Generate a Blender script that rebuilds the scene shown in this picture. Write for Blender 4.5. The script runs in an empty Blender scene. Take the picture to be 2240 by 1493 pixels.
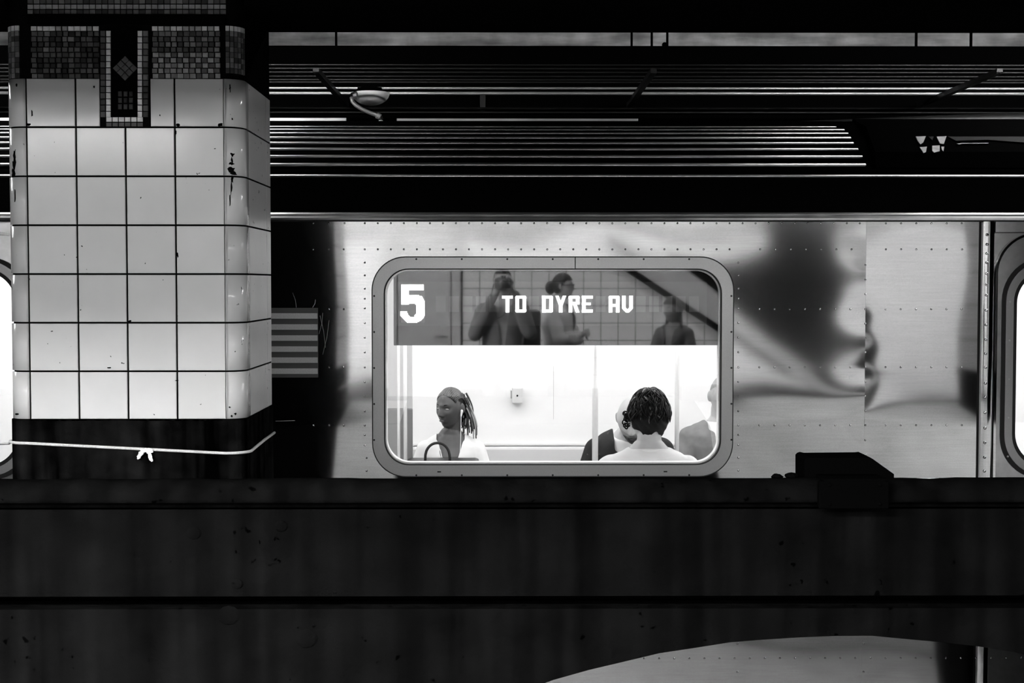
import bpy, bmesh, math, random
from mathutils import Vector, Matrix, Euler
random.seed(7)
SC = bpy.context.scene
COL = SC.collection
R = math.radians
# ------------------------------------------------------------------ camera
F = 50.0 / 36.0 * 2240.0
EYE = Vector((0, 0, 1.6))
PITCH = math.atan((746.5 - 618.0) / F)
YAW = math.atan(20.0 / F)
cam_d = bpy.data.cameras.new('camera'); cam = bpy.data.objects.new('camera', cam_d)
COL.objects.link(cam); SC.camera = cam
cam_d.sensor_width = 36.0; cam_d.lens = 50.0; cam_d.clip_start = 0.02; cam_d.clip_end = 200
cam.location = EYE; cam.rotation_euler = (math.pi / 2 - PITCH, 0, -YAW)
CM = Euler((math.pi / 2 - PITCH, 0, -YAW)).to_matrix()
def W(px, py, Y):
    """point of the place seen at photo pixel (px,py) at distance Y"""
    d = CM @ Vector(((px - 1120) / F, -(py - 746.5) / F, -1))
    return EYE + d * (Y / d.y)
# ------------------------------------------------------------------ world + exposure
wd = bpy.data.worlds.new('world'); SC.world = wd; wd.use_nodes = True
wd.node_tree.nodes['Background'].inputs[0].default_value = (0, 0, 0, 1)
wd.node_tree.nodes['Background'].inputs[1].default_value = 0
vs = SC.view_settings
vs.view_transform = 'Standard'; vs.look = 'None'; vs.exposure = 0.0; vs.gamma = 1.0; vs.use_curve_mapping = False
try:
    SC.cycles.use_denoising = True; SC.cycles.denoiser = 'OPENIMAGEDENOISE'
    SC.cycles.max_bounces = 8; SC.cycles.diffuse_bounces = 4; SC.cycles.glossy_bounces = 5
    SC.cycles.transparent_max_bounces = 12; SC.cycles.sample_clamp_indirect = 6.0
    SC.cycles.caustics_reflective = False; SC.cycles.caustics_refractive = False
except Exception: pass
# strengths of the station and car lamps and of the added fill rows (radiance of the tubes / diffusers)
L_WALL, L_EDGE_FILL, L_TRACK_FILL, L_FAR, L_CAR, L_MID_FILL = 165.0, 320.0, 140.0, 8.0, 15.0, 30.0
D = 5.89          # distance of the train's side

# ------------------------------------------------------------------ materials
MATS = {}
def mat(name, g=0.5, rough=0.6, metal=0.0, spec=0.5, emit=0.0, var=0.0, vscale=8.0, bump=0.0, bscale=60.0,
        streak=None, objvar=0.0, coat=0.0, pits=0.0, pscale=55.0, dark=0.02):
    if name in MATS: return MATS[name]
    m = bpy.data.materials.new(name); m.use_nodes = True; MATS[name] = m
    nt = m.node_tree; b = nt.nodes['Principled BSDF']; N = nt.nodes.new; Lk = nt.links.new
    b.inputs['Base Color'].default_value = (g, g, g, 1)
    b.inputs['Roughness'].default_value = rough; b.inputs['Metallic'].default_value = metal
    b.inputs['Specular IOR Level'].default_value = spec
    if coat: b.inputs['Coat Weight'].default_value = coat; b.inputs['Coat Roughness'].default_value = 0.08
    if emit:
        b.inputs['Emission Color'].default_value = (1, 1, 1, 1); b.inputs['Emission Strength'].default_value = emit
    tc = N('ShaderNodeNewGeometry'); cur = None
    def noise(scale, stretch=None, detail=4):
        n = N('ShaderNodeTexNoise'); n.inputs['Scale'].default_value = scale; n.inputs['Detail'].default_value = detail
        src = tc.outputs['Position']
        if stretch:
            mp = N('ShaderNodeMapping'); mp.inputs['Scale'].default_value = stretch; Lk(src, mp.inputs['Vector']); src = mp.outputs[0]
        Lk(src, n.inputs['Vector']); return n.outputs['Fac']
    def math_(op, a, bb):
        n = N('ShaderNodeMath'); n.operation = op
        for i, v in enumerate((a, bb)):
            if isinstance(v, (int, float)): n.inputs[i].default_value = v
            else: Lk(v, n.inputs[i])
        return n.outputs[0]
    if var:
        mr = N('ShaderNodeMapRange'); Lk(noise(vscale), mr.inputs[0])
        mr.inputs[1].default_value = 0.3; mr.inputs[2].default_value = 0.7
        mr.inputs[3].default_value = 1 - var; mr.inputs[4].default_value = 1 + var; cur = mr.outputs[0]
    if streak:
        mr = N('ShaderNodeMapRange'); Lk(noise(streak[0], streak[1], 3), mr.inputs[0])
        mr.inputs[1].default_value = 0.35; mr.inputs[2].default_value = 0.7
        mr.inputs[3].default_value = 1 - streak[2]; mr.inputs[4].default_value = 1 + streak[2]
        cur = mr.outputs[0] if cur is None else math_('MULTIPLY', cur, mr.outputs[0])
    if objvar:
        oi = N('ShaderNodeObjectInfo'); mr = N('ShaderNodeMapRange'); Lk(oi.outputs['Random'], mr.inputs[0])
        mr.inputs[3].default_value = 1 - objvar; mr.inputs[4].default_value = 1 + objvar
        cur = mr.outputs[0] if cur is None else math_('MULTIPLY', cur, mr.outputs[0])
    if cur is not None: cur = math_('MULTIPLY', cur, g)
    if pits:
        n1 = noise(pscale, None, 2); n2 = noise(pscale * 0.12, None, 2)
        s = math_('ADD', n1, math_('MULTIPLY', math_('SUBTRACT', n2, 0.5), 0.35))
        gt = N('ShaderNodeMapRange'); Lk(s, gt.inputs[0])
        gt.inputs[1].default_value = pits; gt.inputs[2].default_value = pits + 0.03
        gt.inputs[3].default_value = 1; gt.inputs[4].default_value = dark
        cur = math_('MULTIPLY', cur if cur is not None else g, gt.outputs[0])
    if cur is not None:
        cb = N('ShaderNodeCombineColor')
        for i in range(3): Lk(cur, cb.inputs[i])
        Lk(cb.outputs[0], b.inputs['Base Color'])
    if bump:
        bp = N('ShaderNodeBump'); bp.inputs['Strength'].default_value = bump; bp.inputs['Distance'].default_value = 0.01
        Lk(noise(bscale, None, 6), bp.inputs['Height']); Lk(bp.outputs[0], b.inputs['Normal'])
    return m
M_TILE = mat('glazed_tile', 0.31, 0.16, spec=0.2, var=0.05, vscale=5, objvar=0.03, pits=0.735, bump=0.02, bscale=9)
M_GROUT = mat('dark_grout', 0.002, 0.9, spec=0.0)
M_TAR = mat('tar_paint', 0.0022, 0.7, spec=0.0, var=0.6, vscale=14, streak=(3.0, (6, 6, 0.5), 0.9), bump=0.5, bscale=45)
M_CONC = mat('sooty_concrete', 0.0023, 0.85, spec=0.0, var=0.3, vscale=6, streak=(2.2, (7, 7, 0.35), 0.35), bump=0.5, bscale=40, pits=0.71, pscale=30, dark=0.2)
M_CONCB = mat('pale_concrete', 0.80, 0.8, var=0.15, vscale=4, bump=0.2)
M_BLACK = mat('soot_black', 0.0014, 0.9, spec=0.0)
M_BLACKG = mat('black_paint', 0.001, 0.9, spec=0.0)
M_STEEL = mat('stainless_steel', 0.345, 0.075, 1.0, var=0.07, vscale=260, streak=(14, (0.6, 1, 14), 0.05))
M_STEELF = mat('brushed_frame', 0.15, 0.42, 1.0, var=0.05, vscale=240)
M_STEELD = mat('dark_steel', 0.20, 0.30, 1.0, var=0.1, vscale=30)
M_RUB = mat('black_gasket', 0.003, 0.6, spec=0.15)
M_ROOF = mat('sooty_roof', 0.0007, 0.9, spec=0.0)
M_FLUTE = mat('worn_flute_metal', 0.42, 0.32, 1.0, var=0.2, vscale=9)
M_PIPE = mat('galvanised_pipe', 0.55, 0.35, 0.7, var=0.25, vscale=4)
M_PIPED = mat('dull_pipe', 0.007, 0.5, 0.3, var=0.3, vscale=4)
M_PLAST = mat('pale_plaster', 0.5, 0.9, var=0.35, vscale=5, bump=0.8, bscale=12, streak=(4, (0.5, 1, 3), 0.4))
M_CARW = mat('car_white', 0.86, 0.45)
M_CARG = mat('car_light_grey', 0.62, 0.45)
M_CARM = mat('car_mid_grey', 0.16, 0.4, var=0.1)
M_CARL = mat('car_lamp', 0.9, 0.5, emit=L_CAR)
M_LED = mat('led_on', 0.9, 0.5, emit=3.5)
M_SIGN = mat('sign_black', 0.004, 0.7, spec=0.1)
M_SIGN2 = mat('sign_face', 0.032, 0.8, spec=0.1)
M_SIGN3 = mat('sign_cell', 0.10, 0.8, spec=0.1)
M_POLE = mat('polished_pole', 0.66, 0.35, 0.25)
M_DECB = mat('decal_black', 0.006, 0.6)
M_DECG = mat('decal_grey', 0.2, 0.55, var=0.1, vscale=200)
M_ROPE = mat('pale_rope', 0.30, 0.8, var=0.2, vscale=200)
M_PAPER = mat('paper_scrap', 0.75, 0.9, var=0.2, vscale=60)
M_WTILE = mat('wall_tile', 0.66, 0.2, var=0.06, vscale=3, objvar=0.04)
M_FLOOR = mat('platform_floor', 0.06, 0.6, var=0.2, vscale=3)
M_TRACK = mat('track_bed', 0.13, 0.9, var=0.3, vscale=6)
M_CEIL = mat('station_ceiling', 0.10, 0.85, var=0.2, vscale=3)
M_DOORG = mat('grey_door_paint', 0.30, 0.5, var=0.1)
M_TUBEA = mat('wall_row_tube', 0.9, 0.5, emit=L_WALL)
M_FILLB = mat('edge_row_fill', 0.9, 0.5, emit=L_EDGE_FILL)
M_FILLC = mat('track_row_fill', 0.9, 0.5, emit=L_TRACK_FILL)
M_TUBED = mat('far_row_tube', 0.9, 0.5, emit=L_FAR)
M_GLOBE = mat('frosted_glass_bowl', 0.75, 0.5, var=0.1, vscale=14)
MOS = [mat('mosaic_%d' % i, g, 0.5, spec=0.1, var=0.2, vscale=60) for i, g in enumerate((0.006, 0.02, 0.045, 0.09, 0.17, 0.40))]
# people
S_DARK = mat('skin_deep', 0.06, 0.42, var=0.12, vscale=40)
S_LIGHT = mat('skin_light', 0.42, 0.5, var=0.06, vscale=40)
S_MID = mat('skin_mid', 0.30, 0.5, var=0.06, vscale=40)
S_BROWN = mat('skin_tan', 0.16, 0.5, var=0.06, vscale=40)
S_HAIR = mat('black_hair', 0.004, 0.55, spec=0.12)
S_HAIRL = mat('braid_hair', 0.028, 0.45, var=0.7, vscale=90)
C_WHITE = mat('white_cotton', 0.72, 0.9, var=0.05, vscale=12, bump=0.3, bscale=18)
C_LIGHT = mat('pale_cloth', 0.50, 0.9, var=0.08, vscale=12, bump=0.3, bscale=16)
C_GREY = mat('grey_wool', 0.17, 0.9, var=0.15, vscale=20, bump=0.3, bscale=20)
C_DARK = mat('dark_wool', 0.014, 0.85, var=0.3, vscale=90)
C_BLACK = mat('black_cloth', 0.010, 0.8)
C_DENIM = mat('dark_denim', 0.05, 0.9)
C_SHOE = mat('shoe_leather', 0.02, 0.5)
C_LEATH = mat('bag_leather', 0.012, 0.45, var=0.2)
C_TRIM = mat('white_plastic', 0.8, 0.4)
def glass_mat():
    m = bpy.data.materials.new('window_glass'); m.use_nodes = True; nt = m.node_tree
    for n in list(nt.nodes): nt.nodes.remove(n)
    o = nt.nodes.new('ShaderNodeOutputMaterial'); mx = nt.nodes.new('ShaderNodeMixShader')
    tr = nt.nodes.new('ShaderNodeBsdfTransparent'); gl = nt.nodes.new('ShaderNodeBsdfGlossy')
    tr.inputs[0].default_value = (0.97, 0.97, 0.97, 1); gl.inputs['Roughness'].default_value = 0.02
    mx.inputs[0].default_value = 0.12      # each face of the pane mirrors a little
    nt.links.new(tr.outputs[0], mx.inputs[1]); nt.links.new(gl.outputs[0], mx.inputs[2])
    nt.links.new(mx.outputs[0], o.inputs['Surface']); return m
M_GLASS = glass_mat()

# ------------------------------------------------------------------ mesh helpers
class MB:
    def __init__(s): s.v = []; s.f = []
    def add(s, vs_, fs_):
        o = len(s.v); s.v += [tuple(v) for v in vs_]; s.f += [tuple(i + o for i in f) for f in fs_]; return s
    def box(s, x0, x1, y0, y1, z0, z1):
        return s.add([(x, y, z) for z in (z0, z1) for y in (y0, y1) for x in (x0, x1)],
                     [(0, 2, 3, 1), (4, 5, 7, 6), (0, 1, 5, 4), (2, 6, 7, 3), (0, 4, 6, 2), (1, 3, 7, 5)])
    def bbox(s, x0, x1, y0, y1, z0, z1, b):           # box with chamfered edges
        bm = bmesh.new(); bmesh.ops.create_cube(bm, size=1)
        for v in bm.verts:
            v.co = Vector(((x0 + x1) / 2 + v.co.x * (x1 - x0), (y0 + y1) / 2 + v.co.y * (y1 - y0), (z0 + z1) / 2 + v.co.z * (z1 - z0)))
        bmesh.ops.bevel(bm, geom=bm.edges[:], offset=b, segments=2, affect='EDGES', profile=0.5)
        bm.verts.index_update(); vs_ = [v.co.copy() for v in bm.verts]; fs_ = [[v.index for v in f.verts] for f in bm.faces]
        bm.free(); return s.add(vs_, fs_)
    def prism(s, pts, y0, y1):                        # polygon in XZ, extruded along Y
        n = len(pts); vs_ = [(x, y0, z) for x, z in pts] + [(x, y1, z) for x, z in pts]
        return s.add(vs_, [tuple(range(n)), tuple(range(2 * n - 1, n - 1, -1))] + [(i, i + n, (i + 1) % n + n, (i + 1) % n) for i in range(n)])
    def xprism(s, pts, x0, x1):                       # polygon in YZ, extruded along X
        n = len(pts); vs_ = [(x0, y, z) for y, z in pts] + [(x1, y, z) for y, z in pts]
        return s.add(vs_, [tuple(range(n - 1, -1, -1)), tuple(range(n, 2 * n))] + [(i, (i + 1) % n, (i + 1) % n + n, i + n) for i in range(n)])
    def ring(s, outer, inner, y0, y1):                # closed frame between two same-length loops in XZ
        n = len(outer)
        vs_ = [(x, y0, z) for x, z in outer] + [(x, y0, z) for x, z in inner] + [(x, y1, z) for x, z in outer] + [(x, y1, z) for x, z in inner]
        fs_ = []
        for i in range(n):
            j = (i + 1) % n
            fs_ += [(i, j, n + j, n + i), (2 * n + i, 3 * n + i, 3 * n + j, 2 * n + j), (i, 2 * n + i, 2 * n + j, j), (n + i, n + j, 3 * n + j, 3 * n + i)]
        return s.add(vs_, fs_)
    def tube(s, pts, r, seg=8, cap=True):
        pts = [Vector(p) for p in pts]; n = len(pts); rs = r if isinstance(r, (list, tuple)) else [r] * n
        vs_ = []; up = None
        for i, p in enumerate(pts):
            t = (pts[min(i + 1, n - 1)] - pts[max(i - 1, 0)])
            t = t.normalized() if t.length > 1e-9 else Vector((0, 0, 1))
            if up is None: up = Vector((0, 0, 1)) if abs(t.z) < 0.9 else Vector((1, 0, 0))
            a = t.cross(up); a = a.normalized() if a.length > 1e-6 else t.orthogonal().normalized()
            b = a.cross(t).normalized(); up = b
            for k in range(seg):
                th = 2 * math.pi * k / seg; vs_.append(p + (a * math.cos(th) + b * math.sin(th)) * rs[i])
        fs_ = [(i * seg + k, i * seg + (k + 1) % seg, (i + 1) * seg + (k + 1) % seg, (i + 1) * seg + k) for i in range(n - 1) for k in range(seg)]
        if cap: fs_ += [tuple(range(seg - 1, -1, -1)), tuple(range((n - 1) * seg, n * seg))]
        return s.add(vs_, fs_)
    def ell(s, c, r, rot=None, nu=20, nv=12):
        c = Vector(c); r = (r, r, r) if isinstance(r, (int, float)) else r; vs_ = []
        for j in range(nv + 1):
            ph = -math.pi / 2 + math.pi * j / nv
            for i in range(nu):
                th = 2 * math.pi * i / nu
                p = Vector((r[0] * math.cos(ph) * math.cos(th), r[1] * math.cos(ph) * math.sin(th), r[2] * math.sin(ph)))
                if rot is not None: p = rot @ p
                vs_.append(c + p)
        fs_ = []
        for j in range(nv):
            for i in range(nu):
                a, b, cc, d = j * nu + i, j * nu + (i + 1) % nu, (j + 1) * nu + (i + 1) % nu, (j + 1) * nu + i
                if j == 0: fs_.append((a, cc, d))
                elif j == nv - 1: fs_.append((a, b, d))
                else: fs_.append((a, b, cc, d))
        return s.add(vs_, fs_)
    def capsule(s, p0, r0, p1, r1, seg=14):
        p0 = Vector(p0); p1 = Vector(p1); d = (p1 - p0); L = d.length
        if L < 1e-6: return s.ell(p0, r0)
        d /= L; pts = []; rs = []
        for k in range(5):
            a = math.pi / 2 * (1 - k / 4.0) ; pts.append(p0 - d * r0 * math.sin(a)); rs.append(max(r0 * math.cos(a), 0.0008))
        for k in range(1, 5): pts.append(p0 + d * L * k / 5); rs.append(r0 + (r1 - r0) * k / 5)
        for k in range(5):
            a = math.pi / 2 * k / 4.0; pts.append(p1 + d * r1 * math.sin(a)); rs.append(max(r1 * math.cos(a), 0.0008))
        return s.tube(pts, rs, seg)
    def loft(s, secs, n=28):                          # secs: (centre, lateral vec, forward vec)
        vs_ = []
        for c, a, b in secs:
            for k in range(n):
                th = 2 * math.pi * k / n; ct, st = math.cos(th), math.sin(th)
                e = 0.85
                vs_.append(Vector(c) + Vector(a) * (abs(ct) ** e * (1 if ct > 0 else -1)) + Vector(b) * (abs(st) ** e * (1 if st > 0 else -1)))
        m = len(secs)
        fs_ = [(i * n + k, i * n + (k + 1) % n, (i + 1) * n + (k + 1) % n, (i + 1) * n + k) for i in range(m - 1) for k in range(n)]
        fs_ += [tuple(range(n - 1, -1, -1)), tuple(range((m - 1) * n, m * n))]
        return s.add(vs_, fs_)
    def mesh(s, name, org=Vector((0, 0, 0)), smooth=False):
        me = bpy.data.meshes.new(name); me.from_pydata([(v[0] - org[0], v[1] - org[1], v[2] - org[2]) for v in s.v], [], s.f)
        me.validate(); 
        bm = bmesh.new(); bm.from_mesh(me); bmesh.ops.recalc_face_normals(bm, faces=bm.faces[:]); bm.to_mesh(me); bm.free()
        if smooth: me.polygons.foreach_set('use_smooth', [True] * len(me.polygons))
        return me
ORG = {}
def link(name, me, m, parent=None, org=Vector((0, 0, 0)), kind=None, label=None, cat=None, group=None):
    o = bpy.data.objects.new(name, me); COL.objects.link(o)
    if m is not None and me is not None and len(me.materials) == 0: me.materials.append(m)
    if parent is not None: o.parent = parent
    else: o.location = org
    ORG[o.name] = Vector(org)
    tag(o, label, cat, group, kind); return o
def tag(o, label=None, cat=None, group=None, kind=None):
    if label: o['label'] = label
    if cat: o['category'] = cat
    if group: o['group'] = group
    if kind: o['kind'] = kind
    return o
def thing(name, label, cat, loc=(0, 0, 0), group=None, kind=None):
    o = bpy.data.objects.new(name, None); COL.objects.link(o); o.location = loc; o.empty_display_size = 0.1
    ORG[o.name] = Vector(loc); return tag(o, label, cat, group, kind)
def part(name, mb, m, parent, smooth=False, kind=None, label=None):
    """mesh part in world coordinates under a thing (or under another part)"""
    org = ORG[parent.name]; return link(name, mb.mesh(name, org, smooth), m, parent, org, kind, label)
def single(name, mb, m, label, cat, loc, group=None, smooth=False, kind=None):
    loc = Vector(loc); return link(name, mb.mesh(name, loc, smooth), m, None, loc, kind, label, cat, group)
def struct(name, mb, m, smooth=False, label=None, cat=None):
    return link(name, mb.mesh(name, smooth=smooth), m, None, Vector((0, 0, 0)), 'structure', label, cat)
def inst(name, me, m, parent, loc):
    """a piece that shares its mesh with its look-alikes, its material on the object"""
    o = bpy.data.objects.new(name, me); COL.objects.link(o); o.parent = parent
    o.location = Vector(loc) - ORG[parent.name]; ORG[o.name] = Vector(loc)
    if len(me.materials) == 0: me.materials.append(m)
    if me.materials[0] is not m: o.material_slots[0].link = 'OBJECT'; o.material_slots[0].material = m
    return o
def rrect(x0, x1, z0, z1, r, n=10):
    pts = []
    for cx, cz, a0 in ((x1 - r, z1 - r, 0), (x0 + r, z1 - r, 90), (x0 + r, z0 + r, 180), (x1 - r, z0 + r, 270)):
        for k in range(n + 1): a = R(a0 + 90.0 * k / n); pts.append((cx + r * math.cos(a), cz + r * math.sin(a)))
    return pts
def ss(a, b, x):
    t = min(1, max(0, (x - a) / (b - a))); return t * t * (3 - 2 * t)
def gs(x, s): return math.exp(-(x / s) ** 2)

# ================================================================== THE STATION (camera side)
XL, XR = -6.0, 7.0
struct('floor', MB().box(XL, XR, -3.0, 1.3, -0.25, 0.0), M_FLOOR, label='concrete station platform floor')
struct('floor', MB().box(XL, XR, 1.3, 12.0, -1.35, -1.1), M_TRACK, label='dark ballast track bed between the platforms')
struct('wall_platform', MB().box(XL, XR, 1.15, 1.3, -1.1, -0.25), M_CONCB, label='concrete platform edge wall above the track')
struct('ceiling', MB().box(XL, XR, -3.0, 1.55, 2.86, 3.0), M_CEIL, label='low platform ceiling')
struct('ceiling', MB().box(XL, XR, 1.55, 12.0, 3.75, 3.9), M_BLACK, label='sooty tunnel vault above the tracks')
struct('trim_1', MB().box(XL, XR, 1.55, 1.75, 2.38, 3.74), M_BLACK, label='unseen black beam along the platform edge, shading the pillar top')  # unseen beam, its height set to cut lamp light off the upper pillar
struct('wall_left', MB().box(XL - 0.2, XL, -3.2, 12.0, -1.35, 3.9), M_BLACK, label='black tunnel end')
struct('wall_right', MB().box(XR, XR + 0.2, -3.2, 12.0, -1.35, 3.9), M_BLACK, label='black tunnel end')
# back wall with the sloping stair opening
YB = -3.0
def in_open(x, z, m=0.0):
    if x > 3.50 + m or z > 2.42 + m: return False
    if z > 1.85 + m and x < 2.76 - m: return False
    return z > 1.733 - 0.77 * (x - 1.948) - m * 1.2
wb = MB()
wb.box(XL, 1.796, YB - 0.2, YB, 0, 2.86); wb.box(3.50, XR, YB - 0.2, YB, 0, 2.86); wb.box(1.796, 3.50, YB - 0.2, YB, 2.42, 2.86)
wb.box(1.796, 2.76, YB - 0.2, YB, 1.85, 2.42)
wb.prism([(1.796, 0), (3.50, 0), (3.50, 0.60), (1.796, 1.85)], YB - 0.2, YB)
wall_back = struct('wall_back', wb, M_GROUT, label='pale tiled platform wall with a sloping stair opening')
struct('wall_stairwell', MB().box(0.6, 3.9, YB - 1.5, YB - 1.4, -0.2, 2.9).box(0.6, 0.7, YB - 1.4, YB - 0.2, -.2, 2.9)
       .box(3.8, 3.9, YB - 1.4, YB - 0.2, -.2, 2.9).box(.6, 3.9, YB - 1.4, YB - .2, 2.8, 2.9), M_BLACK, label='dark stairwell behind the platform wall')
TP = 0.18
def tile_mesh(name, w, h, t, bev, curve=None):
    mb = MB(); b = bev; yb_ = -t + math.copysign(bev, t)
    mb.add([(-w/2, 0, -h/2), (w/2, 0, -h/2), (w/2, 0, h/2), (-w/2, 0, h/2),
            (-w/2, yb_, -h/2), (w/2, yb_, -h/2), (w/2, yb_, h/2), (-w/2, yb_, h/2),
            (-w/2+b, -t, -h/2+b), (w/2-b, -t, -h/2+b), (w/2-b, -t, h/2-b), (-w/2+b, -t, h/2-b)],
           [(8, 9, 10, 11), (4, 5, 9, 8), (5, 6, 10, 9), (6, 7, 11, 10), (7, 4, 8, 11), (0, 1, 5, 4), (1, 2, 6, 5), (2, 3, 7, 6), (3, 0, 4, 7)])
    return mb.mesh(name)
wt_me = tile_mesh('wall_tile', TP - 0.007, TP - 0.007, -0.006, 0.002)   # faces +Y
struct('baseboard_added', MB().box(XL, 1.79, YB, YB + .03, 0, .50).box(1.79, XR, YB, YB + .03, 0, .36), M_BLACKG, label='added dark band along the foot of the tiled wall')  # unseen dark band, added to keep haze off the window glass
rest = MB(); dark_rows = MB(); DOORX = (-1.10, -0.53)
for j in range(2, 15):
    for i in range(int((XR - XL) / TP)):
        x = XL + (i + 0.5) * TP; z = 0.10 + (j + 0.5) * TP
        if any(in_open(x + a * TP * .5, z + b * TP * .5, 0.03) for a in (-1, 0, 1) for b in (-1, 0, 1)): continue
        if DOORX[0] - .1 < x < DOORX[1] + .1 and z < 2.25: continue
        # grey band beside the stair stays plain
        if j >= 11:
            h = TP / 2 - .0035; dark_rows.box(x - h, x + h, YB - .001, YB + .006, z - h, z + h); continue
        if -1.4 < x < 2.6 and 3 <= j <= 10: inst('tile', wt_me, M_WTILE, wall_back, (x, YB, z))
        else:
            h = TP / 2 - .0035; rest.box(x - h, x + h, YB - .001, YB + .006, z - h, z + h)
part('tile_field', rest, M_WTILE, wall_back, kind='stuff')
part('added_dark_rows', dark_rows, mat('added_dark_tile', .22, .3, var=.2, vscale=4), wall_back, kind='stuff')  # unseen darker rows, added to dim the reflection high on the steel
d1 = struct('door_1', MB().box(DOORX[0] + .012, DOORX[1] - .012, YB + .001, YB + .035, 0.01, 2.15), M_DOORG, label='grey steel service door in the tiled wall')
part('door_frame', MB().box(DOORX[0] - .09, DOORX[0], YB + .001, YB + .05, 0, 2.24).box(DOORX[1], DOORX[1] + .09, YB + .001, YB + .05, 0, 2.24)
     .box(DOORX[0], DOORX[1], YB + .001, YB + .05, 2.16, 2.24), M_DOORG, d1)
part('door_handle', MB().tube([(DOORX[1] - .07, YB + .035, 1.05), (DOORX[1] - .07, YB + .08, 1.05), (DOORX[1] - .17, YB + .08, 1.05)], .01), M_STEELD, d1)
# stair with stringer, handrail and steps
st = thing('staircase', 'dark stair with sloping grey parapet descending through the tiled wall', 'staircase', (2.3, YB, 0))
def slope_bar(x0, z0, x1, z1, h, y0, y1, mb):
    return mb.prism([(x0, z0 - h / 2), (x1, z1 - h / 2), (x1, z1 + h / 2), (x0, z0 + h / 2)], y0, y1)
part('handrail', slope_bar(1.02, 1.92, 2.95, 0.66, 0.075, YB + .02, YB + .09, MB()), M_BLACKG, st)
part('parapet', MB().prism([(1.24, 1.775), (2.95, 0.65), (3.50, 0.36), (3.50, 0.58), (1.796, 1.83), (1.20, 1.86)], YB + .005, YB + .03), M_DOORG, st)
part('coping', slope_bar(1.796, 1.85, 3.50, 0.60, 0.05, YB + .005, YB + .06, MB()), M_BLACKG, st)
for k in range(9):
    part('step', MB().box(1.2 + k * .25, 1.48 + k * .25, YB - 1.35, YB - .25, 1.95 - k * .19 - .2, 1.95 - k * .19), M_BLACK, st)
# fluorescent fixtures, with added fill lights among them
def fixture(loc, ln, m, label, group, w=0.13, zc=2.86, hw_=1.0):
    x, y, z = loc
    t = thing('fluorescent_or_fill', label, 'light', loc, group)
    part('housing', MB().box(x - ln/2 - .04, x + ln/2 + .04, y - w/2 * hw_ - .015 * hw_, y + w/2 * hw_ + .015 * hw_, z + .02, z + .075), M_STEELD, t)
    part('diffuser', MB().bbox(x - ln/2, x + ln/2, y - w/2, y + w/2, z - .03, z + .022, .012), m, t)
    for s in (-1, 1):
        if zc > 5: part('wall_arm', MB().tube([(x + s * ln * .35, y, z + .05), (x + s * ln * .35, 11.79, z + .05)], .01), M_BLACK, t)
        else: part('hanger', MB().tube([(x + s * ln * .35, y, z + .07), (x + s * ln * .35, y, zc)], .007), M_STEELD, t)
    return t
for x in (-4.2, -2.7, -1.2, 0.3, 1.8, 3.3, 4.8):
    fixture((x, -1.75 + .8 * (int(round((x + 4.2) / 1.5)) % 2), 2.63), 1.2, M_TUBEA, 'fluorescent fixture over the middle of the platform', 'platform ceiling lights')
for x in (-3.5, -2.3, -1.1):  # added panels, wide and far left to brighten the pillar towards its foot
    fixture((x, 1.03, 2.63), 1.15, M_FILLB, 'added wide fill panel above the platform edge', 'added edge fill lights', 0.46)

M_FILLE = mat('mid_row_fill', 0.9, 0.5, emit=L_MID_FILL)
for x in (-.6, .9, 2.4):  # added fill row lighting the platform people from the front
    fixture((x, .15, 2.63), 1.2, M_FILLE, 'added narrow fill light above the waiting people', 'added front fill lights')

# ================================================================== DIVIDING WALL
def zz(py, Y): return W(1100, py, Y).z
def xx(px, Y, py=700): return W(px, py, Y).x
Y0, Y1 = 4.30, 4.94
zt = zz(1043, Y1) ; zg0 = zz(1303, Y0); zg1 = zz(1331, Y0)
AX = xx(1830, Y0, 1391); AZ = zz(1391, Y0); AR = 2008 / (F / Y0)
up = MB().box(XL, XR, Y0, Y1, zg0, zt - .004).box(XL, XR, Y0, Y0 + .04, zt - .01, zt + .03)
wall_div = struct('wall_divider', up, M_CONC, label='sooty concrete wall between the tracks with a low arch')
low = MB()
hw = 1.3; pts = [(XL, zg1), (XL, -1.1), (AX - hw, -1.1)]
for k in range(25):
    x = AX - hw + 2 * hw * k / 24; pts.append((x, AZ - (x - AX) ** 2 / (2 * AR) + random.uniform(-.003, .003)))
pts += [(AX + hw, -1.1), (XR, -1.1), (XR, zg1)]
n = len(pts)
# build the arched lower wall as quads so that the concave outline is clean
arch = pts[3:-3]
low.box(XL, AX - hw, Y0, Y1 - .1, -1.1, zg1); low.box(AX + hw, XR, Y0, Y1 - .1, -1.1, zg1)
for (xa, za), (xb, zb) in zip(arch[:-1], arch[1:]):
    low.prism([(xa, za), (xb, zb), (xb, zg1), (xa, zg1)], Y0, Y1 - .1)
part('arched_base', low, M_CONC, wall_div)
part('recess', MB().box(XL, XR, Y0 + .14, Y1 - .1, zg1 - .01, zg0 + .01), M_BLACK, wall_div)
def coping(xa, xb, m, nm):  # unseen wall back, sloped and toned for its mirror image in the train
    part('rear_' + nm, MB().xprism([(Y1 - .005, zt - .006), (Y1 + .012, zt - .006), (Y1 + .30, .635), (Y1 - .005, .635)], xa, xb), m, wall_div)
    part('coping_' + nm, MB().xprism([(Y0 + .045, zz(1046, Y0 + .03) - .012), (Y1 + .012, zt - .006), (Y1 + .012, zt - .02), (Y0 + .045, zt - .02)], xa, xb), m, wall_div)
coping(XL, -.79, M_BLACK, 'dark_mask'); coping(-.79, -.50, M_CONCB, 'added_reflector'); coping(-.50, 1.0, M_BLACK, 'haze_mask'); coping(1.0, XR, M_CONCB, 'added_reflector')  # added pale stretches brighten the steel's reflection, black ones darken pillar image and glass
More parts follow.
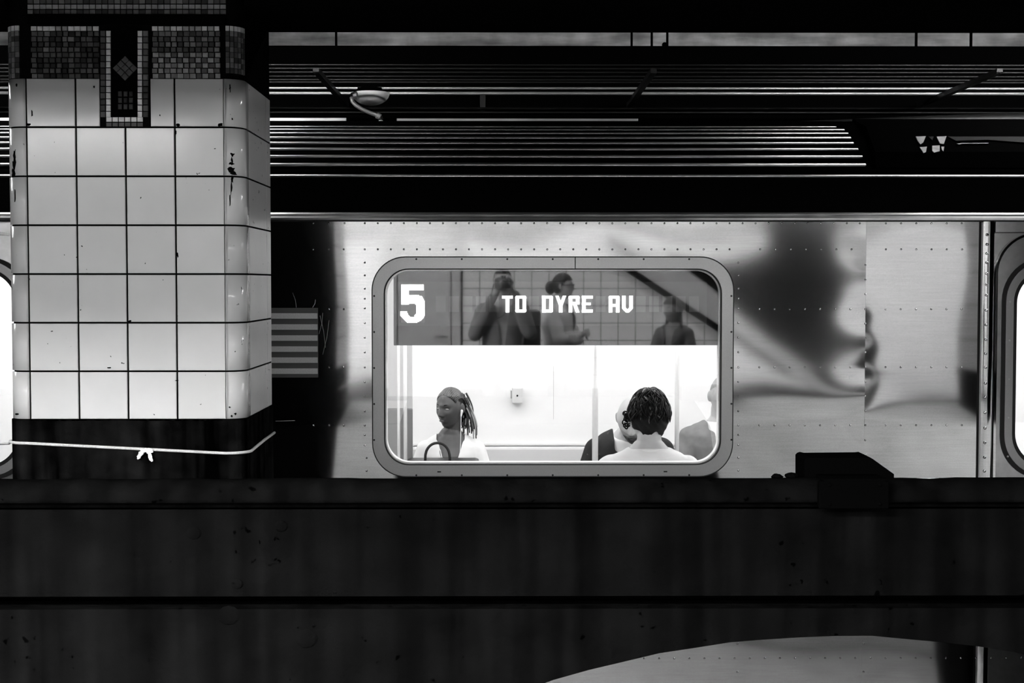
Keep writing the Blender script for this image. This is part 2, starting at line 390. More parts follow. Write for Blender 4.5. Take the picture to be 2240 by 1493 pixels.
# bullnose curb along the front edge, a little uneven on top
cb = MB(); zc0 = zz(1099, Y0 - .04); zc1 = zz(1046, Y0 + .03); nx = 160
prof = []
for k in range(13):
    a = math.pi * k / 12; prof.append((Y0 + .03 - .07 * math.cos(a), zc0 + .012 + (zc1 - zc0 - .012) * math.sin(a)))
prof = [(Y0 - .04, zc0)] + prof + [(Y0 + .10, zc0)]
vs_ = []
for i in range(nx + 1):
    x = XL + (XR - XL) * i / nx; j = random.uniform(-.0025, .0025)
    vs_ += [(x, y, z + (j if 1 < q < len(prof) - 2 else 0)) for q, (y, z) in enumerate(prof)]
m_ = len(prof)
cb.add(vs_, [(i * m_ + k, i * m_ + k + 1, (i + 1) * m_ + k + 1, (i + 1) * m_ + k) for i in range(nx) for k in range(m_ - 1)] +
       [(i * m_ + m_ - 1, i * m_, (i + 1) * m_, (i + 1) * m_ + m_ - 1) for i in range(nx)])
part('curb', cb, M_CONC, wall_div, smooth=True)
# crumbled lumps and bolt hole on the wall
for px, py, r in ((519, 1276, .016), (424, 1165, .02), (615, 1150, .018), (500, 1345, .03), (670, 1395, .03)):
    p = W(px, py, Y0); part('spall', MB().ell((p.x, Y0 - .001, p.z), (r * 1.2, .006, r), nu=9, nv=6), M_CONC, wall_div)

# ================================================================== TILED PILLAR
def make_pillar(xl, xr, label, full):
    yf, yb, rc = 4.40, 4.92, 0.058
    t = thing('tiled_pillar', label, 'pillar', ((xl + xr) / 2, (yf + yb) / 2, zt - .004))
    def outline(off, ex=0):
        r = rc - off; pts = []
        for cx, cy, a0 in ((xl + rc, yf + rc, 180), (xr - rc, yf + rc, 270)):
            for k in range(9): a = R(a0 + 90 * k / 8); pts.append((cx + r * math.cos(a), cy + r * math.sin(a)))
        pts += [(xr - off, yb), (xl + off, yb)]; return pts
    def shaft(off, z0, z1):
        o = outline(off); n = len(o)
        return MB().add([(x, y, z0) for x, y in o] + [(x, y, z1) for x, y in o],
                        [tuple(range(n - 1, -1, -1)), tuple(range(n, 2 * n))] + [(i, (i + 1) % n, (i + 1) % n + n, i + n) for i in range(n)])
    zb = zz(917, yf); ztop = zz(171, yf); p = (ztop - zb) / 7.0
    part('core', shaft(.006, zt - .004, 3.6), M_GROUT, t)
    part('rear_face', MB().box(xl + .004, xr - .004, yb, yb + .012, zt - .004, 3.6), M_BLACK, t)  # shade of the unlit back, put in as black colour
    # tarred base with a ragged upper edge
    o = outline(-.004); nb = len(o); bs = MB(); dense = []
    for i in range(nb - 1):
        (xa, ya), (xb, yb2) = o[i], o[i + 1]; m = max(1, int(math.hypot(xb - xa, yb2 - ya) / .008))
        dense += [(xa + (xb - xa) * k / m, ya + (yb2 - ya) * k / m) for k in range(m)]
    dense.append(o[-1]); nb = len(dense); rg = random.Random(3)
    tops = [zb + rg.uniform(-.004, .003) for _ in dense]
    bs.add([(x, y, zt - .004) for x, y in dense] + [(x, y, tz) for (x, y), tz in zip(dense, tops)],
           [tuple(range(nb - 1, -1, -1)), tuple(range(nb, 2 * nb))] + [(i, (i + 1) % nb, (i + 1) % nb + nb, i + nb) for i in range(nb)])
    part('tarred_base', bs, M_TAR, t)
    xj = [xl + rc + .007, ]                                  # joints of the front face
    x0 = xx(62, yf, 600) if full else xl + rc + .005
    pitch = (xx(493, yf, 600) - xx(62, yf, 600)) / 4
    g = .0055
    flat = tile_mesh('tile', pitch - g, p - g, .006, .0012)
    half = tile_mesh('tile', pitch / 2 - g, p - g, .006, .0012)
    side = []
    def corner(sgn, z0, z1, x_in):
        """bullnose tile: flat bit, quarter round, short return along the side"""
        pr = []
        cx = (xr - rc) if sgn > 0 else (xl + rc)
        pr.append((x_in + sgn * g / 2, yf))
        for k in range(9):
            a = R(90 * k / 8); pr.append((cx + sgn * rc * math.sin(a), yf + rc - rc * math.cos(a)))
        pr.append(((xr if sgn > 0 else xl), yf + rc + .045))
        n = len(pr)
        inn = [(x - sgn * .006 * (1 if i > 4 else 0), y + .006 * (1 if i < n - 3 else 0)) for i, (x, y) in enumerate(pr)]
        mb = MB(); mb.add([(x, y, z0) for x, y in pr] + [(x, y, z1) for x, y in pr] + [(x, y, z0) for x, y in inn] + [(x, y, z1) for x, y in inn],
              [(i, i + 1, i + 1 + n, i + n) for i in range(n - 1)] + [(i, 2 * n + i, 2 * n + i + 1, i + 1) for i in range(n - 1)] +
              [(n + i, n + i + 1, 3 * n + i + 1, 3 * n + i) for i in range(n - 1)] + [(0, n, 3 * n, 2 * n), (n - 1, 3 * n - 1, 4 * n - 1, 2 * n - 1)])
        return mb
    stuff = MB(); xr_in = x0 + 4 * pitch
    for r_ in range(7):
        za, zb2 = zb + r_ * p + g / 2, zb + (r_ + 1) * p - g / 2; zc = (za + zb2) / 2
        for c in range(4):
            xc = x0 + (c + .5) * pitch
            if not full: stuff.box(xc - pitch/2 + g/2, xc + pitch/2 - g/2, yf, yf + .01, za, zb2); continue
            if r_ == 6 and c == 1: inst('tile', half, M_TILE, t, (xc - pitch / 4, yf + .006, zc))
            elif r_ == 6 and c == 2: inst('tile', half, M_TILE, t, (xc + pitch / 4, yf + .006, zc))
            else: inst('tile', flat, M_TILE, t, (xc, yf + .006, zc))
        for sgn, xi in ((-1, x0), (1, xr_in)):
            cmb = corner(sgn, za, zb2, xi)
            if full: part('corner_tile', cmb, M_TILE, t, smooth=True)
            else: stuff.add(cmb.v, cmb.f)
        # side faces: wide tile and narrow end strip
        for sx, xe in ((-1, xl), (1, xr)):
            for ya, yb3 in ((yf + rc + .049, yb - .085), (yb - .081, yb - .002)):
                b = MB().box(min(xe, xe - sx * .006), max(xe, xe - sx * .006), ya, yb3, za, zb2)
                if full and sx > 0: part('side_tile', b, M_TILE, t)
                else: stuff.add(b.v, b.f)
    part('hidden_tiles', stuff, M_TILE, t, kind='stuff')
    return t, x0, pitch, zb, ztop, p, yf
pillar, PX0, PP, PZB, PZT, PPH, PYF = make_pillar(-1.533, -0.80, 'square pillar of cream glazed tiles with mosaic frieze and tarred base, tied with rope', True)
make_pillar(2.37, 3.10, 'plain tiled pillar beyond the junction box on the dividing wall', False)

# mosaic frieze with hanging panel
mpx = F / PYF
def cell(me_cache, w, h):
    k = (round(w, 4), round(h, 4))
    if k not in me_cache: me_cache[k] = tile_mesh('mosaic_tile', k[0], k[1], .004, .001)
    return me_cache[k]
CACHE = {}; mos_n = 0; mos_rest = [MB() for _ in MOS]
def mosaic(px, py, w, h, mi, rot=0, small=False):
    """one tessera, centre given on the pillar's front plane"""
    global mos_n
    p = W(px, py, PYF); w_, h_ = round(w / mpx, 3) - .0015, round(h / mpx, 3) - .0015
    if small or mos_n >= 296:
        mos_rest[mi].box(p.x - w_/2, p.x + w_/2, PYF + .001, PYF + .006, p.z - h_/2, p.z + h_/2); return
    mos_n += 1
    o = inst('mosaic_tile', cell(CACHE, w_, h_), MOS[mi], pillar, (p.x, PYF + .005, p.z)); o.rotation_euler = (random.uniform(-.03, .03), rot, random.uniform(-.03, .03))
rm = random.Random(11)
part('moulding', MB().box(xx(62, PYF, 40), xx(493, PYF, 40), PYF - .012, PYF + .004, zz(54, PYF), zz(33, PYF)), M_BLACKG, pillar)
part('panel_ground', MB().box(xx(232, PYF, 160), xx(312, PYF, 160), PYF + .0045, PYF + .006, zz(277, PYF), zz(57, PYF)), M_BLACKG, pillar)
# frame of the hanging panel
yv = 73.0
while yv < 252:
    mosaic(236.5, yv, 10.5, 13, 5); mosaic(305.5, yv, 10.5, 13, 5)
    mosaic(224.5, yv, 11.5, 13, rm.choice((1, 2, 2))); mosaic(318, yv, 12, 13, rm.choice((1, 2, 2, 3)))
    yv += 13.6
for k in range(6): mosaic(238 + k * 13.6, 261, 12.5, 10.5, 5); mosaic(238 + k * 13.6, 272, 12.5, 9, 2)
for a in (-1, 0, 1):
    for b in (-1, 0, 1):
        mosaic(273 + (a - b) * 9.2, 149 + (a + b) * 9.2, 12.4, 12.4, 2, R(45))
for k in range(3):
    for j in range(3): mosaic(262 + k * 12, 205 + j * 14, 9, 12, rm.choice((0, 1, 1)))
# border and field rows
for side_x, n_c in ((66, 11), (331, 12)):
    for j in range(10):
        py = 62 + j * 11.55
        xoff = 0.0
        for c in range(n_c):
            w = 13.6 + rm.uniform(-1.5, 1.5)
            if j == 0: mi = 5 if rm.random() > .25 else 4
            elif side_x > 200: mi = (4 if (c + j) % 2 else rm.choice((2, 3))) if j > 4 else rm.choice((1, 2, 2, 3, 3))
            else: mi = rm.choice((0, 1, 1, 2, 2, 2, 3))
            cx_ = side_x + 7 + c * 13.6
            if cx_ > 487: break
            mosaic(cx_ + (2 if j % 2 else 0), py, w - 1.2, 10.6, mi)
# corner returns of the frieze and the dim rows above the moulding
rc = .058
for sgn, xc_, na in ((1, -0.80 - rc, 6), (-1, -1.533 + rc, 5)):
    for j in range(10):
        z = zz(62 + j * 11.55, PYF)
        for k in range(na):
            a = R(8 + 82.0 * k / na); a2 = R(8 + 82.0 * (k + .8) / na); h = 5.2 / mpx
            if sgn > 0 and j == 9: continue
            mi = 5 if j == 0 else rm.choice((1, 2, 3, 3)); r1, r2 = rc - .001, rc - .006
            P = lambda a_, r_: (xc_ + sgn * r_ * math.sin(a_), PYF + rc - r_ * math.cos(a_))
            q = [P(a, r1), P(a2, r1), P(a2, r2), P(a, r2)]
            mos_rest[mi].add([(x, y, z - h) for x, y in q] + [(x, y, z + h) for x, y in q],
                             [(0, 1, 5, 4), (1, 2, 6, 5), (2, 3, 7, 6), (3, 0, 4, 7), (4, 5, 6, 7), (3, 2, 1, 0)])
for j in range(3):
    for c in range(32):
        cx_ = 66 + c * 13.6
        if cx_ < 488: mosaic(cx_, 26 - j * 11.5, 12.4, 10, (4 if j == 1 else rm.choice((1, 2, 2, 3))), small=True)
for mi, mb in enumerate(mos_rest):
    if mb.v: part('mosaic_remainder', mb, MOS[mi], pillar, kind='stuff')
# chips and stains on the tiles (irregular dark flakes)
def flake(px, py, w, h, seed):
    rr = random.Random(seed); p = W(px, py, PYF); n = 11; loop = []
    for k in range(n):
        a = 2 * math.pi * k / n; q = rr.uniform(.6, 1.15); loop.append((p.x + math.cos(a) * w / mpx * q / 2, p.z + math.sin(a) * h / mpx * q / 2))
    return MB().prism(loop, PYF - .0012, PYF + .002)
for i, (px, py, w, h) in enumerate(((389, 273, 9, 8), (482, 273, 12, 9), (62, 272, 10, 7), (70, 248, 4, 16), (388, 555, 5, 9), (389, 560, 3, 6),
        (284, 702, 7, 6), (239, 804, 12, 4), (387, 832, 9, 3), (350, 252, 3, 5), (206, 190, 4, 6), (36, 186, 4, 7), (470, 325, 5, 2), (385, 290, 3, 10))):
    part('chip', flake(px, py, w, h, i), M_GROUT, pillar)
def flake_c(zpy, ang, w, h, seed, sgn=1, xc_=-0.80 - rc):
    rr = random.Random(seed); z = zz(zpy, PYF); n = 11; vs1 = []; vs2 = []
    for k in range(n):
        a = 2 * math.pi * k / n; q = rr.uniform(.6, 1.6); th = ang + math.cos(a) * w / mpx * q / 2 / rc
        for r_, l in ((rc + .0012, vs1), (rc - .002, vs2)):
            l.append((xc_ + sgn * r_ * math.sin(th), PYF + rc - r_ * math.cos(th), z + math.sin(a) * h / mpx * q / 2))
    return MB().add(vs1 + vs2, [tuple(range(n)), tuple(range(2 * n - 1, n - 1, -1))] + [(i, i + n, (i + 1) % n + n, (i + 1) % n) for i in range(n)])
for i, (py, an, w, h) in enumerate(((338, .45, 8, 7), (350, .42, 4, 10), (358, .42, 10, 7), (372, .4, 14, 14), (379, .44, 16, 7), (390, .42, 7, 16), (410, .38, 3, 30),
                                    (440, .3, 3, 30), (192, .35, 3, 14), (260, .45, 4, 4), (905, .5, 5, 5), (909, .3, 4, 4), (890, .2, 4, 3))):
    part('chip', flake_c(py, an, w, h, 40 + i), M_GROUT, pillar)
for i, (py, an, w, h) in enumerate(((340, .5, 6, 22), (362, .55, 9, 30), (378, .6, 10, 14), (430, .5, 3, 30), (905, .6, 8, 5))):
    part('chip', flake_c(py, an, w, h, 70 + i, -1, -1.533 + rc), M_GROUT, pillar)

# rope tied round the pillar, with a scrap of paper knotted on
def rp(px, py, Y): p = W(px, py, Y); return (p.x, p.y, p.z)
zr0 = W(40, 968, PYF).z; zr1 = W(540, 990, PYF).z
rpath = [rp(-60, 972, 4.62), rp(20, 969, 4.55)]
for k in range(7):
    a = R(90 - 90 * k / 6); rpath.append((-1.533 + rc - (rc + .006 + .004) * math.sin(a), PYF + rc - (rc + .010) * math.cos(a), zr0))
for k in range(1, 9): rpath.append((-1.475 + .617 * k / 9, PYF - .010, zr0 + (zr1 - zr0) * k / 9))
for k in range(7):
    a = R(90 * k / 6); rpath.append((-0.80 - rc + (rc + .010) * math.sin(a), PYF + rc - (rc + .010) * math.cos(a), zr1))
rpath += [(-0.789, 4.55, zr1 + .004), (-0.789, 4.70, zr1 + .008), (-0.789, 4.9, zr1 + .01)]
single('rope', MB().tube(rpath, .0046, 8), M_ROPE, 'thin pale rope wound round the tarred pillar base', 'rope', rpath[9], smooth=True)
pk = thing('paper_scrap', 'torn white paper scrap knotted on the rope', 'paper', W(320, 990, PYF - .016))
for px, py, a, w, h in ((321, 985, .2, 30, 8), (306, 995, .5, 9, 20), (329, 999, -.25, 9, 20), (326, 986, -.3, 14, 12), (312, 988, .9, 8, 16)):
    p = W(px, py, PYF - .018); mb = MB().ell(p, (w / mpx / 2, .005, h / mpx / 2), Matrix.Rotation(a, 3, 'Y'), 9, 6)
    mb.v = [(x + random.uniform(-.0022, .0022), y + random.uniform(-.003, .003), z + random.uniform(-.0022, .0022)) for x, y, z in mb.v]
    part('shred', mb, M_PAPER, pk)
# junction box and rubble on the wall top
jb = thing('junction_box', 'black steel junction box straddling the dividing wall', 'box', (1.06, 4.42, zt))
part('box_body', MB().prism([(xx(px, 4.40, py), zz(py, 4.40)) for px, py in ((1750, 1048), (1750, 1000), (1754, 996), (1760, 994), (1768, 996), (1882, 995), (1890, 994), (1897, 998), (1925, 1018), (1943, 1031), (1943, 1048))], 4.335, 4.47), M_BLACKG, jb)
part('front_plate', MB().bbox(xx(1790, 4.24, 1080), xx(1943, 4.24, 1080), 4.228, 4.255, zz(1112, 4.24), zc1 + .004, .004), M_BLACKG, jb)
part('cover_strap', MB().box(xx(1800, 4.24, 1080), xx(1935, 4.24, 1080), 4.23, 4.36, zc1 + .002, zc1 + .012), M_BLACKG, jb)
for px in (1815, 1925):
    for py in (1060, 1102): p = W(px, py, 4.228); part('bolt', MB().ell((p.x, 4.227, p.z), (.006, .004, .006), nu=8, nv=6), M_BLACKG, jb)
for px, w, h, lb in ((1700, 26, 10, 'flat rounded lump of rubble lying apart on the dividing wall'), (1731, 30, 13, 'squarish lump of rubble against the side of the junction box')):
    p = W(px, 1040, 4.34); mb = MB().ell((p.x, 4.34, zc1 + h / mpx * .35), (w / mpx / 2, .02, h / mpx * .55), None, 10, 6)
    mb.v = [(x + random.uniform(-.002, .002), y, z + random.uniform(-.002, .001)) for x, y, z in mb.v]
    single('rubble_lump', mb, M_BLACK, lb, 'rubble', (p.x, 4.34, zc1), 'rubble on the wall top')

# ================================================================== THE TRAIN
car = thing('subway_car', 'stainless steel subway car with a wide round-cornered window and lit destination sign', 'train', (0.5, D + 1.3, -1.1))
def px_x(px, py=750): return W(px, py, D).x
def px_z(py): return zz(py, D)
CXL, CXR = -4.6, 5.6
ZTOP = px_z(484); ZBOT = -0.75
wx0, wx1, wz0, wz1 = px_x(814), px_x(1604), px_z(1042), px_z(561)        # outer window frame
wr = 74 / (F / D)
def in_rr(x, z, x0, x1, z0, z1, r):
    if x < x0 or x > x1 or z < z0 or z > z1: return False
    dx = max(x0 + r - x, x - (x1 - r), 0); dz = max(z0 + r - z, z - (z1 - r), 0)
    return dx * dx + dz * dz <= r * r
rd = random.Random(21)
WAV = [(rd.uniform(3, 10), rd.uniform(4, 14), rd.uniform(0, 6.28), rd.uniform(.0003, .0007)) for _ in range(7)]
SEAM = px_x(1893, 700)
DL = [(px_z(py), w, a) for py, w, a in ((520, .05, .0006), (602, .055, -.0017), (690, .055, .0022), (752, .05, -.0016), (812, .035, .0012), (862, .05, -.0020), (932, .05, .0024), (990, .05, -.0022))]
DR = [(px_z(py), w, a) for py, w, a in ((690, .05, .0018), (760, .07, .0030), (835, .07, .0036), (880, .05, .0012), (960, .06, .0034))]
def dent(x, z):
    d = sum(a * math.sin(kx * x + kz * z + ph) for kx, kz, ph, a in WAV)
    # oil-canning of the two sheets either side of the riveted seam
    u = x - SEAM
    if u < 0:
        if u > -.45: d += math.exp(u / .075) * sum(a * gs(z - zc, w) for zc, w, a in DL)
    elif u < .4: d += math.exp(-u / .07) * sum(a * gs(z - zc, w) for zc, w, a in DR)
    # slow billows
    d += .0006 * math.sin(5.2 * x + 1.0) * math.sin(3.0 * z)
    return d
def side_panel(name, xa, xb, za, zb, hole=None, label=None, step=.014):
    nx = max(2, int((xb - xa) / step)); nz = max(2, int((zb - za) / step)); vs_ = []; fs_ = []
    for j in range(nz + 1):
        for i in range(nx + 1):
            x = xa + (xb - xa) * i / nx; z = za + (zb - za) * j / nz; vs_.append((x, D + dent(x, z), z))
    for j in range(nz):
        for i in range(nx):
            x = xa + (xb - xa) * (i + .5) / nx; z = za + (zb - za) * (j + .5) / nz
            if hole and in_rr(x, z, *hole): continue
            a = j * (nx + 1) + i; fs_.append((a, a + 1, a + nx + 2, a + nx + 1))
    mb = MB().add(vs_, fs_); me = bpy.data.meshes.new(name); org = ORG[car.name]
    me.from_pydata([(v[0] - org.x, v[1] - org.y, v[2] - org.z) for v in mb.v], [], mb.f)
    me.polygons.foreach_set('use_smooth', [True] * len(me.polygons)); me.materials.append(M_STEEL)
    o = bpy.data.objects.new(name, me); COL.objects.link(o); o.parent = car; ORG[o.name] = org.copy()
    if label: o['label'] = label
    return o
e_ = .018
XA = px_x(60, 700)                                   # left door pocket edge (behind the pillar)
XS = px_x(2138, 760)
sp1 = side_panel('side_panel', XA, SEAM - .0002, ZBOT, ZTOP, (wx0 + e_, wx1 - e_, wz0 + e_, wz1 - e_, wr - e_))
sp2 = side_panel('side_panel', SEAM + .0002, XS, ZBOT, ZTOP)
part('seam_strip', MB().box(SEAM - .02, SEAM + .02, D + .008, D + .012, ZBOT, ZTOP), M_STEELD, car)
# rivets
def rivets(name, pts, r=.0042, m=M_STEEL):
    mb = MB()
    for x, z in pts: mb.ell((x, D + dent(x, z) - .0005, z), (r, r * .6, r), None, 8, 5)
    return part(name, mb, m, car, smooth=True, kind='stuff')
ptsr = []
def row(py, pxs): 
    for q in pxs: ptsr.append((px_x(q, py), px_z(py)))
row(488, [685, 719, 754] + [798 + 28.5 * k for k in range(39)] + [1938 + 33.2 * k for k in range(6)])
row(545, [685, 719, 752] + [798 + 28.5 * k for k in range(29)] + [1663 + 33.3 * k for k in range(7)] + [1938 + 33.3 * k for k in range(6)])
for q in [574, 602, 631, 653, 674, 706, 738, 770, 803, 835, 867, 899, 930, 951, 973, 1001, 1029]: row(q, [798 if q < 990 else 802, 1615])
for q in [579, 611, 643, 676, 708, 740, 771, 803, 835, 867, 899, 930, 963, 995]: row(q, [1893])
for q in (676, 803, 930): row(q, [686, 720, 752] + [1661 + 33.2 * k for k in range(7)] + [1937 + 33.4 * k for k in range(6)])
for q in (1440,): row(q, [1178 + 33 * k for k in range(34)])
for q in (1408, 1470, 1500): row(q, [1613, 1889])
rivets('rivets', ptsr)
# window: frame, gaskets, screws, pane
def loop(off, n=12): return rrect(wx0 + off, wx1 - off, wz0 + off, wz1 - off, wr - off * .75, n)
fw = 27.0 / (F / D)
win = part('window_frame', MB().ring(loop(.0035), loop(fw - .002), D - .010, D + .03), M_STEELF, car, label='brushed steel window frame with round corners')
part('outer_gasket', MB().ring(loop(-.001), loop(.0035), D - .007, D + .02), M_RUB, win)
part('inner_gasket', MB().ring(loop(fw - .002), loop(fw + .002), D - .009, D + .02), M_RUB, win)
part('glazing_bead', MB().ring(loop(fw + .002), loop(fw + .0075), D + .016, D + .06), M_CARW, win)
pn = loop(fw + .001)
part('pane', MB().prism(pn, D + .008, D + .014), M_GLASS, win)
part('frame_joint', MB().box(px_x(1257, 575), px_x(1259, 575), D - .0105, D - .0095, px_z(587), px_z(562)), M_RUB, win)
def screw(px, py):
    x, z = px_x(px, py), px_z(py); part('screw', MB().tube([(x, D - .0115, z), (x, D - .008, z)], .0042, 10), M_RUB, win)
for k in range(7): screw(911 + k * 99.3, 566.5); screw(911 + k * 99.3, 1038)
for k in range(5): screw(819, 647 + k * 78.5); screw(1599, 647 + k * 78.5)
for q in (961, 1455): part('drain_slot', MB().box(px_x(q - 4, 1030), px_x(q + 4, 1030), D - .0108, D - .009, px_z(1032), px_z(1029)), M_RUB, win)
# flag decal: dark field with pale stripes, its left end behind the pillar
dx0, dx1 = px_x(470, 750), px_x(696, 750)
dec = part('flag_decal', MB().box(dx0, dx1, D - .0045, D - .003, px_z(825), px_z(673)), M_DECB, car, label='striped flag decal')
for k in range(6):
    za, zb_ = px_z(684.5 + 24.1 * k), px_z(696.5 + 24.1 * k)
    part('stripe', MB().box(px_x(570, 750) if k < 3 else dx0 + .003, px_x(695, 750), D - .0052, D - .0044, zb_, za), M_DECG, dec)
for r_ in range(5):
    for c in range(6):
        a = []; cx_ = dx0 + .025 + c * .03 ; cz_ = px_z(688 + 14 * r_)
        for k in range(10):
            q = math.pi / 2 + k * math.pi / 5; rr_ = .007 if k % 2 == 0 else .003; a.append((cx_ + rr_ * math.cos(q), cz_ + rr_ * math.sin(q)))
        if cx_ < px_x(562, 750): part('star', MB().prism(a, D - .0052, D - .0044), M_DECG, dec)
# scratches on the steel beside the decal
for a, b in (((700, 690), (712, 760)), ((706, 684), (698, 730)), ((720, 700), (706, 775)), ((640, 640), (648, 672)), ((690, 655), (684, 672)), ((603, 920.5), (645, 919.5))):
    p0 = W(*a, D); p1 = W(*b, D); part('scratch', MB().tube([(p0.x, D - .001, p0.z), ((p0.x + p1.x) / 2 + .004, D - .001, (p0.z + p1.z) / 2), (p1.x, D - .001, p1.z)], .0006, 5), M_FLUTE, car)
# rub rail / gutter above the window, letterboard, roof with flutes
zr = px_z(475)
part('gutter_rail', MB().xprism([(D - .022, zr - .012), (D - .026, zr - .004), (D - .022, zr + .004), (D - .016, zr + .006), (D - .020, zr + .012), (D - .014, zr + .018), (D, zr + .020), (D, zr - .012)], CXL, CXR), M_FLUTE, car)
part('black_strip', MB().box(CXL, CXR, D - .004, D + .02, ZTOP - .001, zr - .012), M_RUB, car)  # solid black strip between the side panels and the gutter rail
zlb = px_z(390)
part('letterboard', MB().box(CXL, CXR, D + .003, D + .05, zr + .012, zlb), M_BLACKG, car)
ra, rb, ry, rz = .62, .30, D + .02 + .62, zlb
def roofp(t, off=0): return (ry - (ra + off) * math.cos(t), rz + (rb + off) * math.sin(t))
rf = [roofp(R(90 * k / 24)) for k in range(25)] + [(ry + 1.35, rz + rb), (ry + 1.35 + .62, rz), (ry + 1.35 + .62, rz - .02), (D + .03, rz - .02)]
part('roof', MB().xprism(rf, CXL, CXR), M_ROOF, car)
def roof_t(py):
    best = None
    for k in range(2000):
        t = R(85.0 * k / 2000); y, z = roofp(t, .004)
        d = abs((z - EYE.z) / y - (zz(py, 1.0) - EYE.z))
        if best is None or d < best[0]: best = (d, t)
    return best[1]
for i, (py, pe, r) in enumerate(((385, 2600, .0075), (360, 1895, .0075), (342, 1887, .007), (326, 1878, .007), (312.5, 1868, .007), (301, 1862, .007), (291, 1856, .006), (283, 1848, .005), (276.5, 1830, .004))):
    t = roof_t(py); y, z = roofp(t, .002)
    xe = min(W(pe, py, y).x, CXR)
    part('roof_flute', MB().tube([(CXL, y, z), (xe - .004, y, z), (xe, y, z)], [r, r, r * .3], 10), M_FLUTE, car, smooth=True)
# air conditioner shroud with louvred opening to the right
ya, za = roofp(R(20)); 
acx = W(1905, 330, D + .1).x
part('vent_shroud', MB().xprism([roofp(R(9), .004), roofp(R(20), .03), roofp(R(45), .03), roofp(R(70), .012), roofp(R(70), -.02), roofp(R(9), -.02)], acx, CXR), M_ROOF, car)
t1, t2 = roof_t(300), roof_t(333)
def acq(pts, m, name):
    vs_ = []
    for px, py in pts:
        t = roof_t(py); y, z = roofp(t, .033); p = W(px, py, y); vs_.append((p.x, y - .01, p.z))
    n = len(vs_); mb = MB().add(vs_ + [(x, y + .008, z) for x, y, z in vs_], [tuple(range(n)), tuple(range(2 * n - 1, n - 1, -1))] + [(i, i + n, (i + 1) % n + n, (i + 1) % n) for i in range(n)])
    part(name, mb, m, car)
M_AC = mat('vent_plate', 0.13, 0.6, 0.0, var=0.3, vscale=40)
M_ACD = mat('vent_plate_dull', 0.006, 0.8, spec=0.1)
acq([(2002, 299), (2024, 298), (2018, 312), (2012, 316), (2007, 310)], M_AC, 'vent_plate'); acq([(2047, 299), (2069, 298), (2063, 315), (2055, 314)], M_AC, 'vent_plate')
acq([(2010, 322), (2026, 321), (2024, 333), (2019, 335), (2015, 329)], M_AC, 'vent_plate'); acq([(2038, 319), (2054, 318), (2054, 331), (2042, 334), (2038, 330)], M_AC, 'vent_plate')
acq([(2058, 321), (2064, 321), (2062, 331), (2059, 328)], M_AC, 'vent_plate'); acq([(2030, 299), (2041, 299), (2038, 307)], M_ACD, 'vent_plate')
acq([(2072, 299), (2240, 299), (2240, 312), (2160, 306), (2090, 308)], M_ACD, 'vent_plate'); acq([(2091, 314), (2096, 316), (2104, 314.5), (2160, 314), (2161, 313), (2104, 313)], M_AC, 'vent_plate')
# long pale rail on the roof behind the flutes
yrr = ry + .30
for pa, pb, py in ((-800, 757, 262.5), (868, 1396, 264)):
    pA, pB = W(pa, py, yrr), W(pb, py, yrr); part('roof_rail', MB().box(max(pA.x, CXL), pB.x, yrr, yrr + .02, pA.z - .011, pB.z + .010), M_PIPE, car)
for q in (600, 740, 960, 1180, 1380):
    p = W(q, 262, yrr); part('rail_post', MB().box(p.x - .01, p.x + .01, yrr + .004, yrr + .016, rz + rb - .02, p.z - .004), M_ROOF, car)
duct = []
for k in range(13):
    px = 1560 + 60 * k; p = W(px, 271 - 13 * ss(1560, 2240, px), yrr + .2); duct.append((p.x, yrr + .2, p.z - .01))
part('roof_duct', MB().tube(duct, [.012 + .024 * k / 12 for k in range(13)], 12), M_PIPED, car, smooth=True)
# door bay to the right: dark slot, riveted post, rounded door with window
s0, s1, s2 = px_x(2137.5, 760), px_x(2147, 760), px_x(2174, 760)
part('slot', MB().box(s0, s1, D + .02, D + .05, ZBOT, ZTOP), M_RUB, car)
post = MB(); pv = []; npst = 60
for j in range(npst + 1):
    z = ZBOT + (ZTOP - ZBOT) * j / npst
    for k in range(9):
        u = k / 8.0; pv.append((s1 + (s2 - s1) * u, D - .004 - .006 * math.sin(math.pi * u) + .02 * (u > .99), z))
post.add(pv, [(j * 9 + k, j * 9 + k + 1, (j + 1) * 9 + k + 1, (j + 1) * 9 + k) for j in range(npst) for k in range(8)])
po = part('door_post', post, M_STEEL, car, smooth=True)
for py in (513, 534, 554, 574, 598, 622, 645, 678, 710, 742, 773, 803, 838, 869, 902, 936, 968, 1000, 1030):
    x = px_x(2158 - (py - 500) * .012, py); z = px_z(py); part('rivet', MB().ell((x, D - .0100, z), (.0072, .0045, .0062), None, 10, 6), M_STEEL, po, smooth=True)
